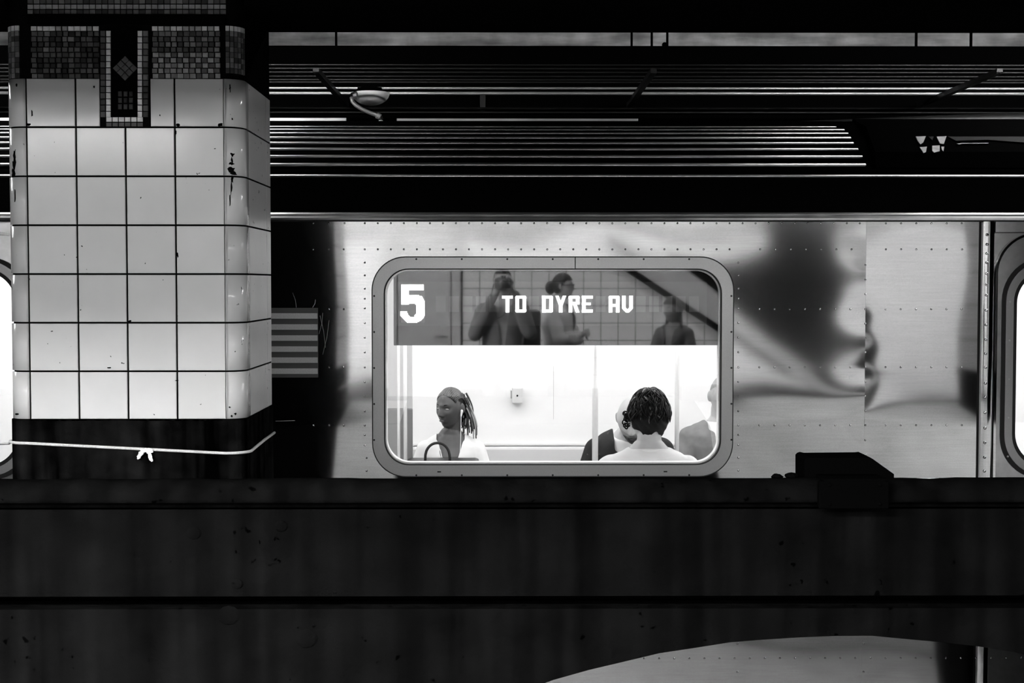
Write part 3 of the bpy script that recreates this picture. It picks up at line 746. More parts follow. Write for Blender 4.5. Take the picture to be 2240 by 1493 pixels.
def door(xa, xb, wa, wb, name_side):
    """recessed sliding leaf with round-cornered window"""
    yd = D + .03; hz0, hz1 = px_z(1018), px_z(594); r = .13
    o = rrect(xa, xb, ZBOT, ZTOP, .004, 12)
    i = rrect(wa, wb, hz0, hz1, r, 12)
    dr = part('door_leaf', MB().ring(o, i, yd, yd + .035), M_STEELD, car, label='steel sliding door leaf')
    part('door_gasket', MB().ring(rrect(wa - .062, wb + .062, hz0 - .062, hz1 + .062, r + .05, 12), rrect(wa - .046, wb + .046, hz0 - .046, hz1 + .046, r + .04, 12), yd - .005, yd + .01), M_RUB, dr)
    wf = part('door_window_frame', MB().ring(rrect(wa - .046, wb + .046, hz0 - .046, hz1 + .046, r + .04, 12), rrect(wa - .014, wb + .014, hz0 - .014, hz1 + .014, r + .01, 12), yd - .008, yd + .02), M_STEELF, dr)
    part('door_inner_gasket', MB().ring(rrect(wa - .014, wb + .014, hz0 - .014, hz1 + .014, r + .01, 12), i, yd - .006, yd + .02), M_RUB, dr)
    part('door_pane', MB().prism(rrect(wa + .0, wb - .0, hz0, hz1, r, 12), yd + .008, yd + .014), M_GLASS, dr)
    # rounded pocket lip around the leaf
    lipo = rrect(xa - .004, xb + .004, px_z(1240), px_z(508), .17, 14); lipi = rrect(xa + .006, xb - .006, px_z(1240) + .01, px_z(508) - .01, .16, 14)
    part('pocket_lip', MB().ring(lipo, lipi, yd - .03, yd + .002), M_STEEL, dr)
    for k in range(5):
        z = px_z(660 + 85 * k)
        for x in (wa - .03, wb + .03): part('screw', MB().tube([(x, yd - .0095, z), (x, yd - .006, z)], .004, 8), M_STEELD, dr)
    return dr
xd0 = px_x(2178, 760); wA = px_x(2228, 760)
door(xd0, xd0 + .78, wA, wA + .50, 1)
part('door_header', MB().box(s2, CXR, D - .002, D + .03, px_z(507), ZTOP), M_STEELD, car)
part('side_panel', MB().box(xd0 + 1.56, CXR, D, D + .02, ZBOT, ZTOP), M_STEEL, car)
door(xd0 + .784, xd0 + 1.556, xd0 + .784 + .14, xd0 + 1.556 - .14, 2)
wB = px_x(31, 760)
door(wB - .53, wB + .12, wB - .41, wB, 0)
door(wB - 1.186, wB - .534, wB - 1.07, wB - .65, 0)
part('side_panel', MB().box(wB + .12, XA, D, D + .02, ZBOT, ZTOP), M_STEEL, car)
part('side_panel', MB().box(CXL, wB - 1.19, D, D + .02, ZBOT, ZTOP), M_STEEL, car)
# underframe
part('underframe', MB().box(CXL, CXR, D + .1, D + 2.5, -.9, -.35), M_BLACK, car)
for wx in (-3.6, -1.6, 3.2, 5.0):
    for yy in (D + .55, D + 2.0): part('wheel', MB().tube([(wx, yy, -.72), (wx, yy + .12, -.72)], .38, 28), M_STEELD, car)

# ---- inside the car
ZF, ZC, YI, YW = -.25, 1.98, D + .08, D + 2.58
part('car_floor', MB().box(CXL, CXR, YI - .05, YW + .05, ZF - .06, ZF), mat('car_floor_dark', .07, .6), car)
part('car_ceiling', MB().box(CXL, CXR, YI - .04, YW + .05, ZC, ZC + .04), M_CARW, car)
part('far_wall', MB().box(CXL, CXR, YW, YW + .06, ZF, ZC), M_CARW, car)
for x in (CXL, CXR - .04): part('end_wall', MB().box(x, x + .04, YI - .04, YW, ZF, ZC), M_CARW, car)
# lining of the near wall, with the openings of windows and doors
zl0, zl1 = wz0 + fw, wz1 - fw
li = MB()
for xa, xb in ((CXL, wB - 1.19), (wB + .12, wx0 + fw - .004), (wx1 - fw + .004, s2), (xd0 + 1.56, CXR)): li.box(xa, xb, D + .035, YI, ZF, ZC)
li.box(wx0 + fw - .004, wx1 - fw + .004, D + .035, YI, ZF, zl0 - .002); li.box(CXL, CXR, D + .06, YI, ZTOP - .05, ZC); li.box(wx0, wx1, D + .035, YI, zl1 + .002, ZC)
part('near_lining', li, M_CARW, car)
for y in (D + .75, D + 1.9):
    for k in range(6):
        x = CXL + .9 + k * 1.65; part('lamp_panel', MB().bbox(x - .7, x + .7, y - .11, y + .11, ZC - .05, ZC - .004, .012), M_CARL, car)
# benches, seat backs, poles, windscreen, call box
for xa, xb in ((-1.12, 2.76),):
    for yb_, sg in ((YW, -1), (YI, 1)):
        y1, y2 = sorted((yb_ + sg * .003, yb_ + sg * .46))
        part('bench_seat', MB().bbox(xa, xb, y1, y2, ZF + .36, ZF + .42, .015), M_CARG, car)
        if sg < 0:
            p = zz(978, YW - .06); part('bench_back', MB().bbox(xa, xb, YW - .07, YW - .003, ZF + .42, p, .012), mat('bench_grey', .60, .45), car)
part('bench_rail', MB().box(-1.12, 2.76, YW - .02, YW - .002, zz(973, YW), zz(970, YW)), M_CARG, car)
def pole(px, Y, wpx, m=M_POLE):
    x = W(px, 880, Y).x; r = wpx / (F / Y) / 2
    part('grab_pole', MB().tube([(x, Y, ZF), (x, Y, ZC)], r, 16), m, car, smooth=True)
pole(1302, 6.75, 13); pole(1481, 7.55, 10); pole(886.5, 7.35, 8); pole(872, 7.0, 6)
xw0, xw1 = xx(838, 7.7), xx(902, 7.7); zw = zz(893, 7.7)
part('windscreen_panel', MB().bbox(xw0 - .12, xw1, 7.68, 7.72, ZF + .1, zw, .006), M_CARM, car)
M_SMOKE = mat('smoked_screen', .50, .3)
part('windscreen_upper', MB().bbox(xw0 - .12, xw1, 7.69, 7.71, zw, ZC, .004), M_SMOKE, car)
p0, p1 = W(1120, 881, YW), W(1143, 846, YW)
bx = part('call_box', MB().bbox(p0.x, p1.x, YW - .05, YW, p0.z, p1.z, .006), M_CARG, car)
part('call_button', MB().ell(((p0.x + p1.x) / 2 - .0, YW - .051, (p0.z + p1.z) / 2), (.006, .003, .006), None, 8, 5), M_RUB, bx)
part('cover_plate', MB().box(p0.x - .009, p0.x + .001, YW - .035, YW, p0.z + .03, p1.z - .02), mat('box_edge', .35, .6), bx)
p0 = W(1210, 917, YW); p1 = W(1211, 800, YW)
part('panel_joint', MB().box(p0.x, p0.x + .003, YW - .002, YW, p0.z, p1.z), mat('joint_grey', .55, .6), car)
# ---- destination sign behind the upper part of the window
ysn = D + .034
def sx(px): return W(px, 665, ysn).x
def sz(py): return zz(py, ysn)
sg = part('destination_sign', MB().bbox(sx(861), wx1 - fw + .02, ysn, ysn + .10, sz(755), wz1 - fw + .02, .002), M_SIGN, car, label='dark display box reading 5 TO DYRE AV')
part('display_face', MB().box(sx(866), sx(1546), ysn - .0012, ysn + .001, sz(712), sz(616)), M_SIGN2, sg)
part('route_cell', MB().box(sx(877), sx(929), ysn - .002, ysn, sz(705), sz(621)), M_SIGN3, sg)
for k in range(20):
    part('character_cell', MB().box(sx(953.5 + 29.15 * k), sx(975 + 29.15 * k), ysn - .002, ysn, sz(682), sz(647.5)), M_SIGN3, sg)
FONT = {'T': ['11111', '11111', '00110', '00110', '00110', '00110', '00110', '00110', '00110', '00110'],
        }
def glyph(polys, x0, y0, w, h, name='letter'):
    """strokes in a 0..1 box, flat lit segments"""
    mb = MB()
    for poly in polys:
        pts = [(sx(x0 + u * w), sz(y0 + v * h)) for u, v in poly]; mb.prism(pts, ysn - .005, ysn - .0015)
    part(name, mb, M_LED, sg)
def rct(a, b, c, d): return [(a, b), (c, b), (c, d), (a, d)]
def oct_(a, b, c, d, q=.10, qy=.07): return [(a + q, b), (c - q, b), (c, b + qy), (c, d), (a, d), (a, b + qy)]
sw, sh = .33, .17
G = {
 'T': [rct(0, 0, 1, .17), rct(.33, .10, .67, 1)],
 'O': [rct(0, .06, .33, .94), rct(.67, .06, 1, .94), [(.0, .06), (.08, 0), (.92, 0), (1, .06), (1, .17), (0, .17)], [(0, .83), (1, .83), (1, .94), (.92, 1), (.08, 1), (0, .94)]],
 'D': [rct(0, 0, .33, 1), rct(.67, .06, 1, .94), [(0, 0), (.92, 0), (1, .06), (1, .17), (0, .17)], [(0, .83), (1, .83), (1, .94), (.92, 1), (0, 1)]],
 'Y': [[(0, 0), (.30, 0), (.55, .40), (.45, .58), (.33, .58)], [(1, 0), (.70, 0), (.45, .40), (.55, .58), (.67, .58)], rct(.33, .45, .67, 1)],
 'R': [rct(0, .04, .33, 1), [(0, .05), (.08, 0), (.92, 0), (1, .06), (1, .17), (0, .17)], rct(.67, .06, 1, .48), rct(.2, .37, 1, .52), [(.38, .5), (.72, .5), (1, 1), (.66, 1)]],
 'E': [rct(0, 0, .33, 1), rct(0, 0, 1, .17), rct(0, .41, .80, .56), rct(0, .83, 1, 1)],
 'A': [rct(0, .06, .33, 1), rct(.67, .06, 1, 1), [(0, .06), (.08, 0), (.92, 0), (1, .06), (1, .17), (0, .17)], rct(.2, .50, .8, .66)],
 'V': [[(0, 0), (.33, 0), (.33, .72), (.5, .82), (.5, 1), (.36, 1), (0, .76)], [(1, 0), (.67, 0), (.67, .72), (.5, .82), (.5, 1), (.64, 1), (1, .76)]],
}
for k, ch in ((5, 'T'), (6, 'O'), (8, 'D'), (9, 'Y'), (10, 'R'), (11, 'E'), (13, 'A'), (14, 'V')):
    glyph(G[ch], 952.5 + 29.15 * k, 646.5, 23.5, 36.5)
# the big 5, drawn on its dot grid
five = MB()
rows5 = 40
for j in range(rows5):
    v = (j + .5) / rows5
    rt = 1 - .33 * max(0, (v - .78) / .22) ** 2
    if v < .155: segs = [(.02, .97)]
    elif v < .287: segs = [(.02, .33)]
    elif v < .49: segs = [(.02, .76 + .24 * math.sqrt(max(0, 1 - ((.52 - v) / .233) ** 2)))]
    elif v < .52: segs = [(.02, .33), (.60, 1.0)]
    elif v < .70: segs = [(.67, 1.0)]
    elif v < .845: segs = [(max(0, v - .78) * .5, .28 + .10 * ss(.74, .845, v)), (.67 - .10 * ss(.74, .845, v), rt)]
    else: segs = [(.04 + .25 * (v - .845) / .155, rt)]
    for a, b in segs:
        a = round(a * 26) / 26.0; b = round(b * 26) / 26.0
        if b > a: five.box(sx(876 + a * 53), sx(876 + b * 53), ysn - .005, ysn - .0015, sz(622 + (j + 1) * 83.5 / rows5), sz(622 + j * 83.5 / rows5))
part('route_number', five, M_LED, sg)

# ================================================================== ABOVE THE TRAIN
gz = zz(71, 4.90)
gr = MB()
for xa, xb in ((XL, -1.535), (-.798, 2.368), (3.102, XR)): gr.box(xa, xb, 4.43, 4.90, gz, 3.74)
struct('trim_2', gr, M_BLACK, label='black steel girder between the tops of the pillars')
for x in (-3.3, -1.75, 2.7, 4.1, 5.5):  # added hidden lamps for the pipes, roof flutes and back of the dividing wall
    fixture((x, 5.75, 2.92), 1.2, M_FILLC, 'added fill light behind the pillar girder above the train', 'added track fill lights', .08, 3.75)
YBm = 8.0
gb = struct('trim_3', MB().box(XL, XR, YBm, YBm + .3, 2.42, zz(100, YBm)), M_BLACK, label='black girder beyond the train carrying the cable rack')
for px in (735, 1382, 1426, 1460, 2005, 2125):
    x = xx(px, YBm + .1, 85); part('hanger_rod', MB().box(x - .006, x + .006, YBm + .1, YBm + .115, zz(103, YBm), 3.75), M_BLACK, gb)
part('knob', MB().ell((xx(1454, YBm + .1, 95), YBm + .1, zz(98, YBm + .1)), (.016, .016, .016), None, 12, 8), M_BLACK, gb)
for px in (758, 1376, 2010):
    x = xx(px, YBm, 232); zr_ = zz(230, YBm)
    part('rack_arm', MB().box(x - .014, x + .014, 6.7, YBm, zr_ - .012, zr_ + .012), M_PIPED, gb)
part('clip', MB().box(xx(1050, YBm, 225), xx(1062, YBm, 225), YBm - .02, YBm, zz(246, YBm), zz(207, YBm)), M_PIPED, gb)
zpipe = zz(230, YBm) + .012
for i, (py, r, m) in enumerate(((204, .0085, M_PIPE), (193, .0065, M_PIPE), (180, .005, M_PIPED), (174.5, .005, M_PIPED), (167, .004, M_PIPED), (158, .004, M_PIPED), (150, .004, M_PIPED), (142, .0035, M_PIPED))):
    z = zpipe + r; Y = (z - EYE.z) / (zz(py, 1.0) - EYE.z)
    lab = ['thick bright conduit, rearmost on the cable rack', 'bright conduit just in front of the rearmost one on the rack'] + ['dull cable, %s from the rear of the cable rack' % q for q in ('third', 'fourth', 'fifth', 'sixth', 'seventh', 'eighth')]
    single('conduit', MB().tube([(XL + .05, Y, z), (XR - .05, Y, z)], r, 10), m, lab[i], 'pipe', (0, Y, z), 'pipes on the cable rack', smooth=True)
for py, r, hl in ((238, .008, 'upper'), (246, .006, 'lower')):
    z = zz(py, YBm - .02); single('conduit', MB().tube([(XL + .05, YBm - r - .021, z), (XR - .05, YBm - r - .021, z)], r, 10), M_PIPED,
        hl + ' dull pipe clipped to the face of the cable girder', 'pipe', (0, YBm - r, z), 'pipes on the cable girder', smooth=True)
# bowl lamp with its bent conduit
YL = 7.5; lc = W(811, 203, YL); lr = 41 / (F / YL)
lamp = thing('bowl_lamp', 'unlit frosted bowl lamp on a bent conduit under the cable rack', 'lamp', lc)
bowl = MB(); nb_, nr_ = 28, 9; vs_ = []
for j in range(nr_ + 1):
    a = math.pi / 2 * j / nr_
    for i in range(nb_): th = 2 * math.pi * i / nb_; vs_.append((lc.x + lr * math.cos(a) * math.cos(th), YL + lr * math.cos(a) * math.sin(th), lc.z - .066 * math.sin(a)))
bowl.add(vs_, [(j * nb_ + i, j * nb_ + (i + 1) % nb_, (j + 1) * nb_ + (i + 1) % nb_, (j + 1) * nb_ + i) for j in range(nr_) for i in range(nb_)] + [tuple(range(nb_))])
part('bowl', bowl, M_GLOBE, lamp, smooth=True)
part('canopy', MB().tube([(lc.x, YL, lc.z), (lc.x, YL, lc.z + .02)], lr * .9, 24), M_BLACKG, lamp)
cp = [W(769, 212, 7.2), W(771, 222, 7.2), W(778, 230, 7.2), W(792, 239, 7.2), (W(808, 246, 7.2)), W(824, 252, 7.2)]
part('bent_conduit', MB().tube(cp, .010, 12), M_PIPE, lamp, smooth=True)
part('coupling', MB().tube([W(824, 252, 7.2), W(832, 256, 7.2)], .015, 12), M_PIPE, lamp)
part('lock_ring', MB().tube([W(831, 255, 7.2), W(834, 262, 7.2)], .011, 12), M_PIPED, lamp)
part('bulb', MB().ell(W(833, 266, 7.2), (.013, .013, .010), None, 12, 8), M_GLOBE, lamp, smooth=True)
part('arm_strap', MB().tube([W(769, 212, 7.2), (W(769, 205, 7.35)), (lc.x - lr * .6, YL, lc.z + .012)], .006, 8), M_PIPED, lamp)
# far platform wall and its lamps
struct('wall_far', MB().box(XL, XR, 11.8, 12.0, -1.1, 3.75), M_PLAST, label='rough pale plaster wall of the far platform')
struct('floor', MB().box(XL, XR, 8.75, 11.8, -1.1, -.25), M_TRACK, label='far platform floor behind the train')
for x in (.9, 2.7, 4.5):
    fixture((x, 10.6, 2.95), 1.2, M_TUBED, 'fluorescent fixture over the far platform', 'far platform lights', .13, 9, .25)

# ================================================================== PEOPLE
def remesh(mb, voxel, smooth, name, cut=None, org=Vector((0, 0, 0)), disp=None):
    me = mb.mesh('tmp'); ob = bpy.data.objects.new('tmp', me); COL.objects.link(ob)
    m = ob.modifiers.new('r', 'REMESH'); m.mode = 'VOXEL'; m.voxel_size = voxel; m.use_smooth_shade = True
    m2 = ob.modifiers.new('s', 'SMOOTH'); m2.factor = .5; m2.iterations = smooth
    dg = bpy.context.evaluated_depsgraph_get(); ev = ob.evaluated_get(dg)
    out = bpy.data.meshes.new_from_object(ev); out.name = name
    bpy.data.objects.remove(ob); bpy.data.meshes.remove(me)
    bm = bmesh.new(); bm.from_mesh(out)
    if disp:
        bm.normal_update()
        for v in bm.verts: v.co += v.normal * disp(v.co)
    if cut:
        bmesh.ops.delete(bm, geom=[f for f in bm.faces if cut(f.calc_center_median())], context='FACES')
    if cut:
        bd = {}
        for e in bm.edges:
            if len(e.link_faces) == 1:
                a, b = e.verts; bd.setdefault(a, []).append(b); bd.setdefault(b, []).append(a)
        for _ in range(12):
            new = {v: (v.co * .4 + sum((n.co for n in nb), Vector()) / len(nb) * .6) for v, nb in bd.items() if len(nb) == 2}
            for v, c in new.items(): v.co = c
        loose = [v for v in bm.verts if not v.link_faces]
        bmesh.ops.delete(bm, geom=loose, context='VERTS')
    bmesh.ops.translate(bm, verts=bm.verts[:], vec=-org)
    for f in bm.faces: f.smooth = True
    bm.to_mesh(out); bm.free(); return out
def head_verts(k=1.0, jaw=.30, nose=1.0, female=False):
    """head in its own frame: x right, y forward, z up; origin at its centre, about 0.23 tall"""
    nu, nv = 72, 56; vs_ = []
    for j in range(nv + 1):
        ph = -math.pi / 2 + math.pi * j / nv
        for i in range(nu):
            th = 2 * math.pi * i / nu
            x, y, z = math.cos(ph) * math.cos(th), math.cos(ph) * math.sin(th), math.sin(ph)
            X, Y, Z = .0745 * x, .097 * y, .115 * z
            t = ss(.15, -.95, z); X *= 1 - jaw * t
            if y < 0: Y *= 1 - .50 * ss(-.05, -.9, z)
            if y > 0: Y = .092 * (y ** .85) * (1 - .10 * t) + .010 * t
            f = ss(.1, .5, y)
            if f > 0:
                dY = 0
                a = 0
                if -.045 < Z < .035: a = .004 + .020 * nose * ss(.03, -.026, Z) * ss(-.043, -.028, Z)
                dY += a * gs(X, .0105)
                dY += .009 * nose * (gs(X - .012, .008) + gs(X + .012, .008)) * gs(Z + .029, .008)
                dY -= .0115 * (gs(X - .031, .016) + gs(X + .031, .016)) * gs(Z - .010, .012)
                dY += .0055 * gs(Z - .031, .010) * gs(X, .052)
                dY += .005 * (gs(X - .042, .018) + gs(X + .042, .018)) * gs(Z + .018, .016)
                dY += .0085 * gs(X, .021) * (gs(Z + .053, .0065) + 1.05 * gs(Z + .0665, .0065)) - .006 * gs(X, .026) * gs(Z + .0595, .003)
                dY -= .004 * gs(X, .022) * gs(Z + .078, .007)
                dY += .010 * gs(X, .024) * gs(Z + .096, .014)
                Y += f * dY
            vs_.append(Vector((X, Y, Z)) * k)
    fs_ = []
    for j in range(nv):
        for i in range(nu):
            a, b, c, d = j * nu + i, j * nu + (i + 1) % nu, (j + 1) * nu + (i + 1) % nu, (j + 1) * nu + i
            fs_.append((a, c, d) if j == 0 else (a, b, d) if j == nv - 1 else (a, b, c, d))
    return vs_, fs_
class Person:
    """joints in a body frame: x to the right hand, y forward, z up; origin between the feet / under the hips"""
    def __init__(s, label, loc, heading, k=1.0, group=None, hipz=.95, seated=False, lean=0.0, twist=0.0):
        s.k = k; s.loc = Vector(loc); s.h = Matrix.Rotation(heading, 3, 'Z'); s.hipz = hipz * (1 if seated else k)
        s.root = thing('person', label, 'person', loc, group); s.lean = Matrix.Rotation(-lean, 3, 'X') @ Matrix.Rotation(twist, 3, 'Z'); s.seated = seated
        s.body = MB()
    def B(s, p): return s.loc + s.h @ Vector(p)                                # body frame -> place
    def U(s, p): return s.B(Vector((0, 0, s.hipz)) + s.lean @ (Vector(p) * s.k))   # upper body, relative to the hips
    def sections(s, inf=0.0, z0=-.10, z1=.54, fem=False):
        base = [(-.12, .150, .110), (-.06, .168, .120), (.0, .168, .120), (.10, .150, .108), (.20, .148, .108), (.30, .160, .118), (.38, .172, .118), (.435, .170, .100), (.475, .140, .082), (.505, .085, .066), (.535, .060, .060)]
        out = []
        for z, rx, ry in base:
            if z < z0 - 1e-6 or z > z1 + 1e-6: continue
            if fem and z > .08: rx *= .90
            if fem and .28 < z < .40: ry *= 1.10
            c = s.U((0, -.01 if z > .45 else 0, z)); a = s.U((rx + inf, 0, z)) - s.U((0, 0, z)); b = s.U((0, ry + inf, z)) - s.U((0, 0, z))
            out.append((c, a, b))
        return out
    def arm(s, mb, sh, el, wr, inf=0.0, upto=1.0, rs=(.050, .041, .036, .026)):
        k = s.k; sh, el, wr = (s.U(q) for q in (sh, el, wr))
        mb.ell(sh, (rs[0] + inf) * k)
        mb.capsule(sh, (rs[0] + inf) * k, sh.lerp(el, min(1, upto * 2)), (rs[1] + inf) * k)
        if upto > .5: mb.capsule(el, (rs[2] + .003 + inf) * k, el.lerp(wr, (upto - .5) * 2), (rs[3] + inf) * k)
    def leg(s, mb, hp, kn, an, inf=0.0):
        k = s.k; hp, kn, an = (s.B(Vector(q) * (1 if s.seated else k)) for q in (hp, kn, an))
        mb.capsule(hp, (.082 + inf) * k, kn, (.056 + inf) * k); mb.capsule(kn, (.055 + inf) * k, an, (.037 + inf) * k)
    def hand(s, mb, wr, dirv, nrm, curl=.5, mirror=1):
        """palm and five unequal bent fingers; dirv along the hand, nrm out of the back of the hand"""
        k = s.k; w = s.U(wr); d = (s.h @ (s.lean @ Vector(dirv))).normalized(); n_ = (s.h @ (s.lean @ Vector(nrm))); n_ = (n_ - d * n_.dot(d)).normalized(); a = d.cross(n_) * mirror
        rot = Matrix((a, d, n_)).transposed()
        mb.ell(w + d * .048 * k, (.040 * k, .052 * k, .015 * k), rot, 14, 10)
        for i, (off, ln, r) in enumerate(((-.029, .066, .0085), (-.010, .078, .009), (.010, .074, .009), (.029, .058, .008))):
            p0 = w + (d * .088 + a * off) * k; q1 = d * math.cos(curl * .7) - n_ * math.sin(curl * .7); q2 = d * math.cos(curl * 1.9) - n_ * math.sin(curl * 1.9)
            p1 = p0 + q1 * ln * .5 * k; p2 = p1 + q2 * ln * .5 * k
            mb.capsule(p0 - d * .015 * k, r * k, p1, r * .95 * k, 8); mb.capsule(p1, r * .95 * k, p2, r * .8 * k, 8)
        t0 = w + (d * .025 - a * .032) * k; t1 = t0 + (d * .6 - a * .7 - n_ * .35).normalized() * .036 * k; t2 = t1 + (d * .95 - n_ * .4).normalized() * .030 * k
        mb.capsule(t0, .012 * k, t1, .010 * k, 8); mb.capsule(t1, .010 * k, t2, .008 * k, 8)
    def head(s, pos, yaw=0, pitch=0, roll=0, hk=1.0, jaw=.30, nose=1.0, ear=True, neck=.052):
        s.hp = s.U(pos); s.hk = hk
        s.hr = s.h @ Matrix.Rotation(yaw, 3, 'Z') @ Matrix.Rotation(-pitch, 3, 'X') @ Matrix.Rotation(roll, 3, 'Y')
        v, f = head_verts(hk, jaw, nose); s.body.add([s.hp + s.hr @ q for q in v], f)
        if ear:
            for sd in (-1, 1): s.body.ell(s.H((sd * .0745, -.012, .002)), (.009 * hk, .020 * hk, .031 * hk), s.hr @ Matrix.Rotation(sd * .35, 3, 'Z'), 12, 8)
        s.body.capsule(s.U((0, -.012, .48)), neck * 1.12 * s.k, s.H((0, -.022, -.065)), neck * s.k)
    def H(s, p): return s.hp + s.hr @ (Vector(p) * s.hk)
    def finish(s, skin, voxel=.0045, smooth=3):
        me = remesh(s.body, voxel, smooth, 'body', None, s.loc); link('body', me, skin, s.root, s.loc); return s
    def wear(s, name, mb, m, voxel=.007, smooth=9, cut=None, disp=None):
        me = remesh(mb, voxel, smooth, name, cut, s.loc, disp); return link(name, me, m, s.root, s.loc)
    def add(s, name, mb, m, smooth=True): return part(name, mb, m, s.root, smooth)
    def face(s, eye=.55, brow=S_HAIR, lid=None, iris=True):
        for sd in (-1, 1):
            e = MB().ell(s.H((sd * .031, .0755, .0085)), (.0125 * s.hk, .006 * s.hk, (.0042 + .003 * eye) * s.hk), s.hr, 12, 8)
            s.add('eye', e, lid if lid else mat('eye_white', .55, .3))
            if iris: s.add('iris', MB().ell(s.H((sd * .031, .0805, .0080)), (.0050 * s.hk, .0022 * s.hk, .0048 * s.hk), s.hr, 10, 6), C_BLACK)
            pts = [s.H((sd * (.015 + .030 * q), .0885 - .022 * q * q, .029 + .005 * math.sin(q * 2.6))) for q in (0, .25, .5, .75, 1.0)]
            s.add('eyebrow', MB().tube(pts, [.0022 * s.hk, .0032 * s.hk, .0032 * s.hk, .0028 * s.hk, .0014 * s.hk], 6), brow)
    def legs_clothes(s, m, hips, knees, ankles, toes, shoe=C_SHOE):
        tr = MB()
        for hq, kq, aq in zip(hips, knees, ankles): s.leg(s.body, hq, kq, aq); s.leg(tr, hq, kq, aq, .013)
        tr.loft(s.sections(.014, -.12, .10)); s.wear('trousers', tr, m, .010, 4)
        for aq, tq in zip(ankles, toes):
            kk = 1 if s.seated else s.k
            a = s.B(Vector(aq) * kk); b = s.B(Vector(tq) * kk); mb = MB()
            mb.capsule(a + Vector((0, 0, -.035)), .040, a.lerp(b, .5) + Vector((0, 0, -.02)), .042); mb.capsule(a.lerp(b, .5) + Vector((0, 0, -.02)), .042, b, .034)
            mb.v = [(x, y, max(z, s.loc.z + .001)) for x, y, z in mb.v]; s.wear('shoe', mb, shoe, .008, 2)
def hair_cap(P, inf, zfront, zback, k=(1, 1, 1), n=40, front_y=.055):
    """close cap of hair following the skull, with a hairline"""
    v, f = head_verts(P.hk, .15, 0); keep = MB(); q = [Vector((a.x * k[0], a.y * k[1], a.z * k[2])) * (1 + inf) for a in v]
    mb = MB(); ok = []
    for a in q:
        z = a.z / P.hk; y = a.y / P.hk; lim = zfront if y > front_y else zback + (zfront - zback) * ss(-.05, front_y, y)
        ok.append(z > lim)
    idx = {}; vs_ = []
    fs_ = [fc for fc in f if all(ok[i] for i in fc)]
    for fc in fs_:
        for i in fc:
            if i not in idx: idx[i] = len(vs_); vs_.append(P.hp + P.hr @ q[i])
    return MB().add(vs_, [tuple(idx[i] for i in fc) for fc in fs_])
def seated_legs(P, m, sp=.10, reach=.42):
    hz = P.hipz; P.legs_clothes(m, [(-.09, 0, hz), (.09, 0, hz)], [(-sp, reach, hz + .01), (sp, reach, hz + .01)],
                                [(-sp, reach + .05, .09), (sp, reach + .05, .09)], [(-sp, reach + .19, .04), (sp, reach + .19, .04)])
def standing_legs(P, m):
    P.legs_clothes(m, [(-.09, 0, .92), (.09, 0, .92)], [(-.10, .02, .50), (.10, .02, .50)], [(-.105, -.02, .09), (.105, -.02, .09)], [(-.13, .14, .04), (.13, .14, .04)])
PI = math.pi
def sit_at(px, py, Y, head, lean, k, heading):
    """foot point and hip height so that the head centre is seen at px,py at distance Y"""
    hd = W(px, py, Y); off = Matrix.Rotation(heading, 3, 'Z') @ (Matrix.Rotation(-lean, 3, 'X') @ (Vector(head) * k))
    return (hd.x - off.x, hd.y - off.y, ZF), hd.z - off.z - ZF

# ---- woman with braids on the far bench
hd = (0, .03, .665); loc, hz = sit_at(986, 892, 7.98, hd, .02, .93, PI)
P = Person('woman in a white V-neck shirt with pulled-back braids and earphones, bag on her lap', loc, PI, .93, 'seated passengers', hz, True, .02)
P.head(hd, yaw=-.62, pitch=.10, roll=-.04, hk=.97, jaw=.28, nose=1.15, neck=.050)
arms = [((-.148, 0, .402), (-.235, .06, .16), (-.12, .30, .09)), ((.148, 0, .402), (.235, .06, .16), (.12, .30, .09))]
P.body.loft(P.sections(0, fem=True))
for sd, a in zip((-1, 1), arms): P.arm(P.body, *a); P.hand(P.body, a[2], (-sd * .5, .8, -.1), (0, 0, 1), .5, -sd)
seated_legs(P, C_DENIM)
P.finish(S_DARK, .004, 2)
tee = MB().loft(P.sections(.012, -.1, .505, True))
for a in arms: P.arm(tee, *a, .016, .40)
cz = P.U((0, .0, .50))
def vcut(c, P=P):
    q = P.h.transposed() @ (c - P.U((0, 0, 0))); q = q / P.k
    if q.z > .47 and abs(q.x) < .085 and q.y > -.09: return True
    return q.y > .02 and q.z > .25 and abs(q.x) < .010 + (q.z - .25) * .30
P.wear('shirt', tee, C_WHITE, .006, 10, vcut)
P.face(.15, S_HAIR, mat('eyelid_lit', .35, .25), False)  # lids paler than the skin, a highlight put into their colour
P.add('lips', MB().ell(P.H((0, .0885, -.0605)), (.018, .0075, .0060), P.hr, 12, 8), mat('lips_dark', .085, .35))
P.add('hair', hair_cap(P, .030, .092, -.035), S_HAIR)
P.add('hair', MB().ell(P.H((.0, -.085, -.035)), (.062, .05, .075), P.hr, 18, 12), S_HAIR)
rb = random.Random(5)
for i in range(19):                                   # cornrows from the hairline over the skull to the nape
    u = -.86 + 1.72 * i / 18.0; pts = []
    for q in range(13):
        t = q / 12.0; a = R(47 + 141 * t); lat = u * (1.02 - .25 * t)
        x = .080 * math.sin(lat * 1.45); rr_ = math.cos(lat * 1.25)
        y = .0965 * math.cos(a) * (.45 + .55 * rr_) ; z = .1165 * math.sin(a) * (.28 + .72 * rr_) - .012 * t
        nn = math.sqrt((x / .0745) ** 2 + (y / .094) ** 2 + (z / .115) ** 2) / 1.04; pts.append(P.H((x / nn, y / nn, z / nn)))
    P.add('braid', MB().tube(pts, [.0045 + .0012 * math.sin(q * 2.4) for q in range(13)], 7), S_HAIRL)
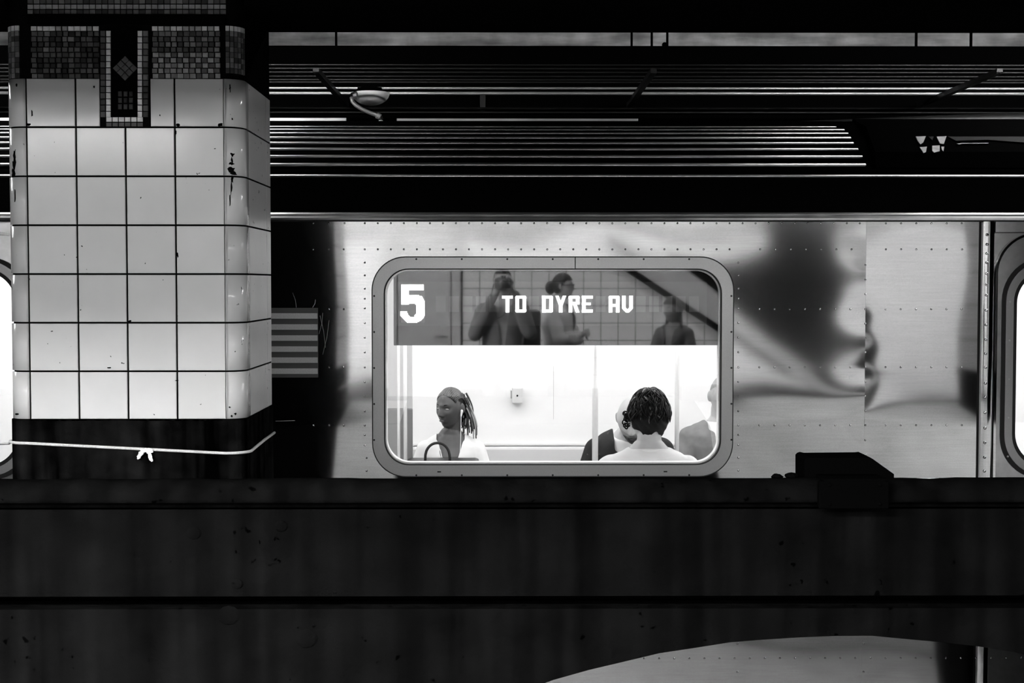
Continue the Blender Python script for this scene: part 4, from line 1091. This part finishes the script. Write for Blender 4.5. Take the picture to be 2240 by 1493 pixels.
for i in range(70):                                   # loose ends hanging behind the ears
    u = rb.uniform(-1, 1); st_ = Vector((u * .078, -.050 + .015 * abs(u) - rb.uniform(0, .055), rb.uniform(-.03, .085))); pts = []; ln = rb.uniform(.09, .18)
    for q in range(9):
        t = q / 8.0; pts.append(P.H(st_) + P.hr @ Vector((u * .030 * t + .003 * math.sin(5 * t + i), -.035 * t * (1 - t) * 2, 0)) + Vector((0.02 * t, 0, -ln * t)))
    P.add('braid', MB().tube(pts, [.0058 * (1 - .4 * q / 8) for q in range(9)], 6), S_HAIRL if i % 4 else mat('braid_pale', .30, .5))
# earphones: bud, stem and the cord down to the shirt
eL = P.H((-.083, .004, -.008))
P.add('earbud', MB().capsule(eL, .007, eL + Vector((-.004, -.006, -.028)), .0045), C_TRIM)
j1 = P.U((0, .155, .20)); pts = [eL + Vector((-.004, -.006, -.028)), P.U((-.060, .098, .44)), P.U((-.050, .148, .33)), P.U((-.02, .156, .25)), j1, P.U((.005, .165, .06))]
def spl(pts, n=6):
    out = []; q = [Vector(p) for p in pts]
    for i in range(len(q) - 1):
        p0, p1, p2, p3 = q[max(i - 1, 0)], q[i], q[i + 1], q[min(i + 2, len(q) - 1)]
        for k in range(n):
            t = k / n; out.append(.5 * ((2 * p1) + (p2 - p0) * t + (2 * p0 - 5 * p1 + 4 * p2 - p3) * t * t + (3 * p1 - p0 - 3 * p2 + p3) * t ** 3))
    return out + [q[-1]]
P.add('earphone_cord', MB().tube(spl(pts), .0024, 6), C_TRIM)
P.add('earphone_cord', MB().tube(spl([P.U((.07, .07, .46)), P.U((.045, .138, .36)), P.U((.015, .156, .26)), j1]), .0024, 6), C_TRIM)
P.add('necklace', MB().tube(spl([P.U((.066, .05, .475)), P.U((.060, .125, .40)), P.U((.02, .155, .28)), P.U((0, .157, .26))]), .0022, 6), mat('necklace_grey', .12, .4))
# her bag
bp_ = W(968, 1013, 7.55); bag = thing('handbag', 'dark leather handbag with an arched handle on the lap of the woman with braids', 'bag', (bp_.x, 7.62, P.U((0, .2, 0)).z + .075))
bz = ORG[bag.name].z; bt = zz(1006, 7.55)
part('bag_body', MB().bbox(xx(888, 7.55, 1000), xx(1048, 7.55, 1000), 7.52, 7.68, bz, bt, .02), C_LEATH, bag, smooth=False)
hp_ = []
for k in range(15):
    a = PI * k / 14; hp_.append((xx(957, 7.53, 990) - .066 * math.cos(a) * (1 if k else 1), 7.53, bt + .095 * math.sin(a) ** .75 if 0 < k < 14 else bt - .01))
part('handle', MB().tube(hp_, .0072, 8), C_BLACK, bag, smooth=True)

# ---- dark haired man with his back to the window
hd = (0, .01, .622); loc, hz = sit_at(1419, 920, 6.24, hd, -.03, 1.0, 0.0)
P = Person('dark wavy-haired man in a white T-shirt sitting with his back to the window', loc, 0.0, 1.0, 'seated passengers', hz, True, -.03)
P.head(hd, yaw=.08, pitch=.08, roll=.03, hk=1.0, neck=.053)
arms = [((-.165, 0, .408), (-.235, .05, .15), (-.14, .29, .07)), ((.165, 0, .408), (.235, .05, .15), (.14, .29, .07))]
P.body.loft(P.sections(0))
for sd, a in zip((-1, 1), arms): P.arm(P.body, *a); P.hand(P.body, a[2], (-sd * .4, .8, -.1), (0, 0, 1), .5, -sd)
seated_legs(P, C_DENIM); P.finish(S_LIGHT, .005, 3)
tee = MB().loft(P.sections(.012, -.1, .505))
tee.ell(P.U((0, -.025, .462)), (.165, .088, .050))
for a in arms: P.arm(tee, *a, .016, .40)
def ncut(c, P=P):
    q = (c - P.U((0, 0, 0))) / P.k; return q.z > .49 and (q.x ** 2 + (q.y + .0) ** 2) < .085 ** 2 or q.z > .53
P.wear('shirt', tee, C_WHITE, .006, 10, ncut, lambda c: .0028 * math.sin(60 * c.z + 30 * c.x) * math.sin(23 * c.x + 2))
P.face()
hc = MB(); ov, of = head_verts(1.0, .12, 0)
cap = MB().add([P.H((a.x * (1.05 + .18 * ss(-.075, .035, a.z)), a.y * 1.14 - .008, a.z * 1.13 + .010)) for a in ov], of)
def hcut(c, P=P):
    q = P.hr.transposed() @ (c - P.hp); return q.z < -.060 + .016 * math.sin(q.x * 90) + .10 * ss(-.02, .05, q.y) + .03 * ss(.05, .08, abs(q.x)) or q.z < .05 and q.y > .06
P.wear('hair', cap, S_HAIR, .005, 2, hcut, lambda c: .003 * math.sin(140 * c.x + 60 * c.z) * math.sin(90 * c.z + 40 * c.x))
rh = random.Random(9); wv = [MB(), MB()]
for i in range(620):                                  # wavy locks flowing from the crown
    th = rh.uniform(0, 2 * PI); ph0 = rh.uniform(0.0, 1.0) ** .6 * 1.55; ln = rh.uniform(.35, .75); amp = rh.uniform(.003, .008); fq = rh.uniform(4, 8); p_ = rh.uniform(0, 6); tw = rh.uniform(-.5, .5); pts = []
    out = 1.13 + rh.uniform(-.015, .05)
    for q in range(8):
        t = q / 7.0; ph = ph0 + ln * t; a = th + tw * t
        d = Vector((math.sin(ph) * math.cos(a), math.sin(ph) * math.sin(a), math.cos(ph))); tan = Vector((-math.sin(a), math.cos(a), 0))
        r_ = out + .035 * math.sin(PI * t); pts.append(P.H((d.x * .0805 * r_, d.y * .099 * r_ - .008, d.z * .116 * r_ + .010)) + (P.hr @ tan) * amp * math.sin(fq * t + p_))
    if min((P.hr.transposed() @ (p - P.hp)).z for p in pts) < -.012: continue
    wv[1 if i % 6 == 0 else 0].tube(pts, [.0044 * math.sin(PI * (.12 + .82 * q / 7)) for q in range(8)], 5)
for i in range(16):                                   # curls standing out over the left ear
    c0 = P.H((-.097 + rh.uniform(-.006, .006), rh.uniform(-.03, .02), rh.uniform(-.035, .035))); pts = []; e = rh.uniform(.006, .011); p_ = rh.uniform(0, 6)
    for q in range(10): a = q * .6 + p_; pts.append(c0 + P.hr @ Vector((-e * math.sin(a), .002 * q, e * math.cos(a))))
    wv[0].tube(pts, .0032, 5)
for mb, m in zip(wv, (S_HAIR, mat('hair_sheen', .05, .3, spec=.6))):  # some locks paler and glossier, their sheen put into the colour
    o = P.add('wavy_hair', mb, m); o['kind'] = 'stuff'
P.add('collar', MB().tube([P.U((.082 * math.cos(2 * PI * q / 28), -.008 + .076 * math.sin(2 * PI * q / 28), .492 + .012 * -math.sin(2 * PI * q / 28))) for q in range(29)], .008, 8), C_WHITE)

# ---- bald man bending forward
hd = (0, .06, .640); loc, hz = sit_at(1382, 916, 7.45, hd, .42, 1.0, PI)
P = Person('bald bearded man in a dark speckled jacket bending forward behind the wavy-haired man', loc, PI, 1.0, 'seated passengers', hz, True, .42)
P.head(hd, yaw=-.12, pitch=.50, roll=.05, hk=1.03, jaw=.24, neck=.060)
arms = [((-.168, 0, .408), (-.26, .13, .19), (-.10, .36, .12)), ((.168, 0, .408), (.26, .13, .19), (.10, .36, .12))]
P.body.loft(P.sections(0))
for sd, a in zip((-1, 1), arms): P.arm(P.body, *a); P.hand(P.body, a[2], (-sd * .6, .7, -.1), (0, 0, 1), .6, -sd)
seated_legs(P, C_BLACK); P.finish(S_LIGHT, .0045, 2)
P.wear('shirt', MB().loft(P.sections(.008, -.1, .505)), C_WHITE, .007, 3)
jk = MB().loft(P.sections(.030, -.12, .505))
for a in arms: P.arm(jk, *a, .026, .97)
def jcut(c, P=P):
    q = P.lean.transposed() @ (P.h.transposed() @ (c - P.U((0, 0, 0)))) / P.k
    if q.z > .465 and abs(q.x) < .088: return True
    return q.y > .02 and q.z > .06 and abs(q.x) < .010 + (q.z - .06) * .125
P.wear('jacket', jk, mat('speckled_jacket', .005, .9, pits=.70, pscale=75, dark=14.0, var=.1), .007, 4, jcut)
P.face(.0, mat('brow_grey', .08, .6), mat('closed_lid', .18, .5), False)
bd = MB(); bv, bf = head_verts(1.03, .24, 0)
def bsel(q): return q.y > .028 and q.z < -.046 and not (abs(q.x) < .018 and -.068 < q.z < -.052)
idx = {}; bvs = []; bfs = []
for fc in bf:
    if all(bsel(bv[i]) for i in fc):
        for i in fc:
            if i not in idx: idx[i] = len(bvs); q = bv[i] * 1.0; bvs.append(P.hp + P.hr @ Vector((q.x * 1.04, q.y + .0105 * gs(q.x, .03) + .003, q.z * 1.02)))
        bfs.append(tuple(idx[i] for i in fc))
P.add('beard', MB().add(bvs, bfs), mat('beard_grey', .06, .8, var=.5, vscale=150))
P.add('moustache', MB().tube([P.H((-.026, .088, -.052)), P.H((-.012, .101, -.045)), P.H((0, .105, -.044)), P.H((.012, .101, -.045)), P.H((.026, .088, -.052))], [.002, .005, .005, .005, .002], 8), mat('beard_grey'))
for sd in (-1, 1): P.add('collar', MB().add([P.U(q) for q in ((sd * .075, .035, .50), (sd * .018, .125, .41), (sd * .055, .135, .385), (sd * .095, .085, .455))] + [P.U((q[0], q[1] - .008, q[2])) for q in ((sd * .075, .035, .50), (sd * .018, .125, .41), (sd * .055, .135, .385), (sd * .095, .085, .455))], [(0, 1, 2, 3), (7, 6, 5, 4), (0, 4, 5, 1), (1, 5, 6, 2), (2, 6, 7, 3), (3, 7, 4, 0)]), C_WHITE)
P.add('tie', MB().loft([(P.U((0, .128, .42)), P.U((.02, 0, 0)) - P.U((0, 0, 0)), P.U((0, .012, 0)) - P.U((0, 0, 0))), (P.U((0, .142, .36)), P.U((.022, 0, 0)) - P.U((0, 0, 0)), P.U((0, .010, 0)) - P.U((0, 0, 0))), (P.U((0, .14, .12)), P.U((.036, 0, 0)) - P.U((0, 0, 0)), P.U((0, .006, 0)) - P.U((0, 0, 0)))], 14), mat('tie_grey', .16, .6))

# ---- shaven-headed man in a grey blazer at the end of the window
hd = (0, .025, .640); loc, hz = sit_at(1583, 867, 7.95, hd, .03, 1.04, PI)
P = Person('shaven-headed man in a grey blazer seated at the end of the far bench', loc, PI, 1.04, 'seated passengers', hz, True, .03)
P.head(hd, yaw=.15, pitch=.05, hk=1.04, jaw=.24, neck=.060)
arms = [((-.168, 0, .405), (-.25, .08, .17), (-.10, .30, .12)), ((.168, 0, .405), (.25, .08, .17), (.10, .30, .12))]
P.body.loft(P.sections(0))
for sd, a in zip((-1, 1), arms): P.arm(P.body, *a); P.hand(P.body, a[2], (-sd * .6, .7, -.1), (0, 0, 1), .6, -sd)
seated_legs(P, C_DENIM); P.finish(mat('skin_shaven', .36, .5, var=.10, vscale=60), .0045, 2)
P.wear('shirt', MB().loft(P.sections(.008, -.1, .505)), C_WHITE, .007, 3)
jk = MB().loft(P.sections(.028, -.12, .505))
for a in arms: P.arm(jk, *a, .024, .97)
P.wear('blazer', jk, C_GREY, .007, 4, lambda c, P=P: jcut(c, P), lambda c: .003 * math.sin(50 * c.z + 35 * c.x) * math.sin(30 * c.x))
P.face(.5, mat('brow_grey'))
P.add('hair_stubble', hair_cap(P, .012, .055, .0), mat('stubble', .22, .8, var=.2, vscale=120))

# ---- the photographer, mirrored in the window glass
P = Person('photographer holding a camera to his face, dark jacket open over a pale shirt', (0.0, -.36, 0), 0.0, 1.0, 'people on the platform', .95)
P.head((0.0, .055, .665), yaw=.03, pitch=.02, roll=-.06, hk=1.0, neck=.058)
arms = [((-.165, 0, .408), (-.235, .10, .215), (-.050, .205, .575)), ((.165, 0, .408), (.225, .11, .23), (.075, .195, .600))]
P.body.loft(P.sections(0))
for sd, a in zip((-1, 1), arms): P.arm(P.body, *a)
P.hand(P.body, arms[0][2], (.55, .25, .75), (-.3, .9, -.2), 1.0, 1); P.hand(P.body, arms[1][2], (-.15, .35, .9), (.8, .5, -.1), 1.1, -1)
standing_legs(P, C_DENIM); P.finish(S_MID, .0055, 2)
P.wear('shirt', MB().loft(P.sections(.010, -.1, .505)), C_LIGHT, .008, 3)
jk = MB().loft(P.sections(.030, -.20, .505))
for a in arms: P.arm(jk, *a, .022, .92)
P.wear('jacket', jk, mat('jacket_slate', .035, .85, var=.3, vscale=12), .008, 4, lambda c, P=P: jcut(c, P))
P.add('hair', hair_cap(P, .07, .060, -.045), S_HAIR); P.face()
P.add('camera_strap', MB().tube(spl([P.U((-.075, .20, .64)), P.U((-.10, .19, .50)), P.U((-.06, .17, .36)), P.U((.02, .16, .40)), P.U((.075, .20, .62))]), .006, 6), C_BLACK)
bk = thing('backpack', 'black backpack hanging from the photographer\'s shoulder', 'bag', (.21, -.62, .98))
part('pack', MB().bbox(.09, .33, -.70, -.545, .98, 1.37, .035), C_BLACK, bk)
part('pocket', MB().bbox(.12, .30, -.545, -.51, 1.0, 1.18, .015), C_BLACK, bk)
part('strap', MB().tube(spl([(.19, -.55, 1.33), (.20, -.50, 1.42), (.19, -.36, 1.455), (.19, -.26, 1.40)]), .014, 8), C_BLACK, bk, smooth=True)
pc = thing('photo_camera', 'black camera held up by the photographer', 'camera', (0, -.10, 1.56))
part('camera_body', MB().bbox(-.068, .068, -.148, -.100, 1.553, 1.640, .008), C_BLACK, pc)
part('viewfinder', MB().bbox(-.022, .022, -.148, -.104, 1.640, 1.662, .005), C_BLACK, pc)
ln_ = part('lens', MB().tube([(0, -.100, 1.598), (0, -.060, 1.598), (0, -.035, 1.598)], [.030, .030, .027], 24), C_BLACK, pc, smooth=True)
part('front_element', MB().ell((0, -.0365, 1.598), (.022, .005, .022), None, 16, 8), mat('lens_glass', .02, .05), ln_, smooth=True)
part('shutter_dial', MB().tube([(.045, -.125, 1.640), (.045, -.125, 1.650)], .010, 14), M_STEELD, pc)

# ---- woman with glasses, arms folded
P = Person('woman with dark glasses and tied-back hair standing with folded arms beside the photographer', (.50, -.95, 0), -1.15, .97, 'people on the platform', .95)
P.head((0, .04, .665), yaw=-.30, pitch=-.02, hk=.98, jaw=.28, neck=.050)
arms = [((-.148, 0, .402), (-.225, .10, .18), (.06, .235, .23)), ((.148, 0, .402), (.225, .10, .17), (-.05, .205, .18))]
P.body.loft(P.sections(0, fem=True))
for sd, a in zip((-1, 1), arms): P.arm(P.body, *a); P.hand(P.body, a[2], (-sd * .95, .05, .12), (0, .9, .2), .35, -sd)
standing_legs(P, C_BLACK); P.finish(S_MID, .0055, 2)
bl = MB().loft(P.sections(.026, -.16, .505, True))
for a in arms: P.arm(bl, *a, .018, .85)
P.wear('blouse', bl, mat('pale_blouse', .48, .9, var=.15, vscale=10, bump=.3, bscale=14), .008, 4, lambda c, P=P: vcut(c, P), lambda c: .0025 * math.sin(45 * c.z + 20 * c.x) * math.sin(25 * c.x + 14 * c.y))
P.face()
P.add('hair', hair_cap(P, .10, .050, -.075), S_HAIR)
P.add('hair_bun', MB().ell(P.H((0, -.115, -.01)), (.045, .045, .060), P.hr, 16, 10), S_HAIR)
P.add('glasses', MB().tube([P.H(q) for q in ((-.080, -.005, .012), (-.074, .06, .012), (-.05, .092, .012), (0, .108, .014), (.05, .092, .012), (.074, .06, .012), (.080, -.005, .012))], .0045, 6).ell(P.H((-.033, .098, .006)), (.024, .004, .016), P.hr).ell(P.H((.033, .098, .006)), (.024, .004, .016), P.hr), C_BLACK)

# ---- long haired woman further back
P = Person('long dark-haired woman in a dark jacket and grey scarf standing below the stair', (1.55, -1.05, 0), .55, .84, 'people on the platform', .95)
P.head((0, .04, .665), yaw=.35, pitch=.05, hk=.98, jaw=.28, neck=.050)
arms = [((-.148, 0, .402), (-.225, .04, .17), (-.12, .22, .12)), ((.148, 0, .402), (.225, .04, .17), (.12, .22, .12))]
P.body.loft(P.sections(0, fem=True))
for sd, a in zip((-1, 1), arms): P.arm(P.body, *a); P.hand(P.body, a[2], (-sd * .7, .6, .1), (0, .6, .6), .5, -sd)
standing_legs(P, C_BLACK); P.finish(S_BROWN, .0055, 2)
jk = MB().loft(P.sections(.034, -.20, .505, True))
for a in arms: P.arm(jk, *a, .030, .95)
P.wear('scarf', MB().loft(P.sections(.012, .15, .505, True)), mat('scarf_grey', .14, .9), .008, 3)
P.wear('jacket', jk, mat('dark_jacket', .018, .7), .008, 4, lambda c, P=P: jcut(c, P))
P.face(); P.add('hair', hair_cap(P, .11, .055, -.09), S_HAIR)
rl = random.Random(4)
for i in range(46):
    u = rl.uniform(-1, 1); st_ = Vector((u * .080, -.02 - .06 * (1 - abs(u)), rl.uniform(0, .08))); pts = []; ln = rl.uniform(.26, .36)
    for q in range(8):
        t = q / 7.0; pts.append(P.H(st_) + P.hr @ Vector((u * .045 * t + .006 * math.sin(5 * t + i), -.02 * t + .035 * t * abs(u), 0)) + Vector((0, 0, -ln * t)))
    P.add('hair_lock', MB().tube(pts, [.011 * (1 - .6 * q / 7) for q in range(8)], 6), S_HAIR)
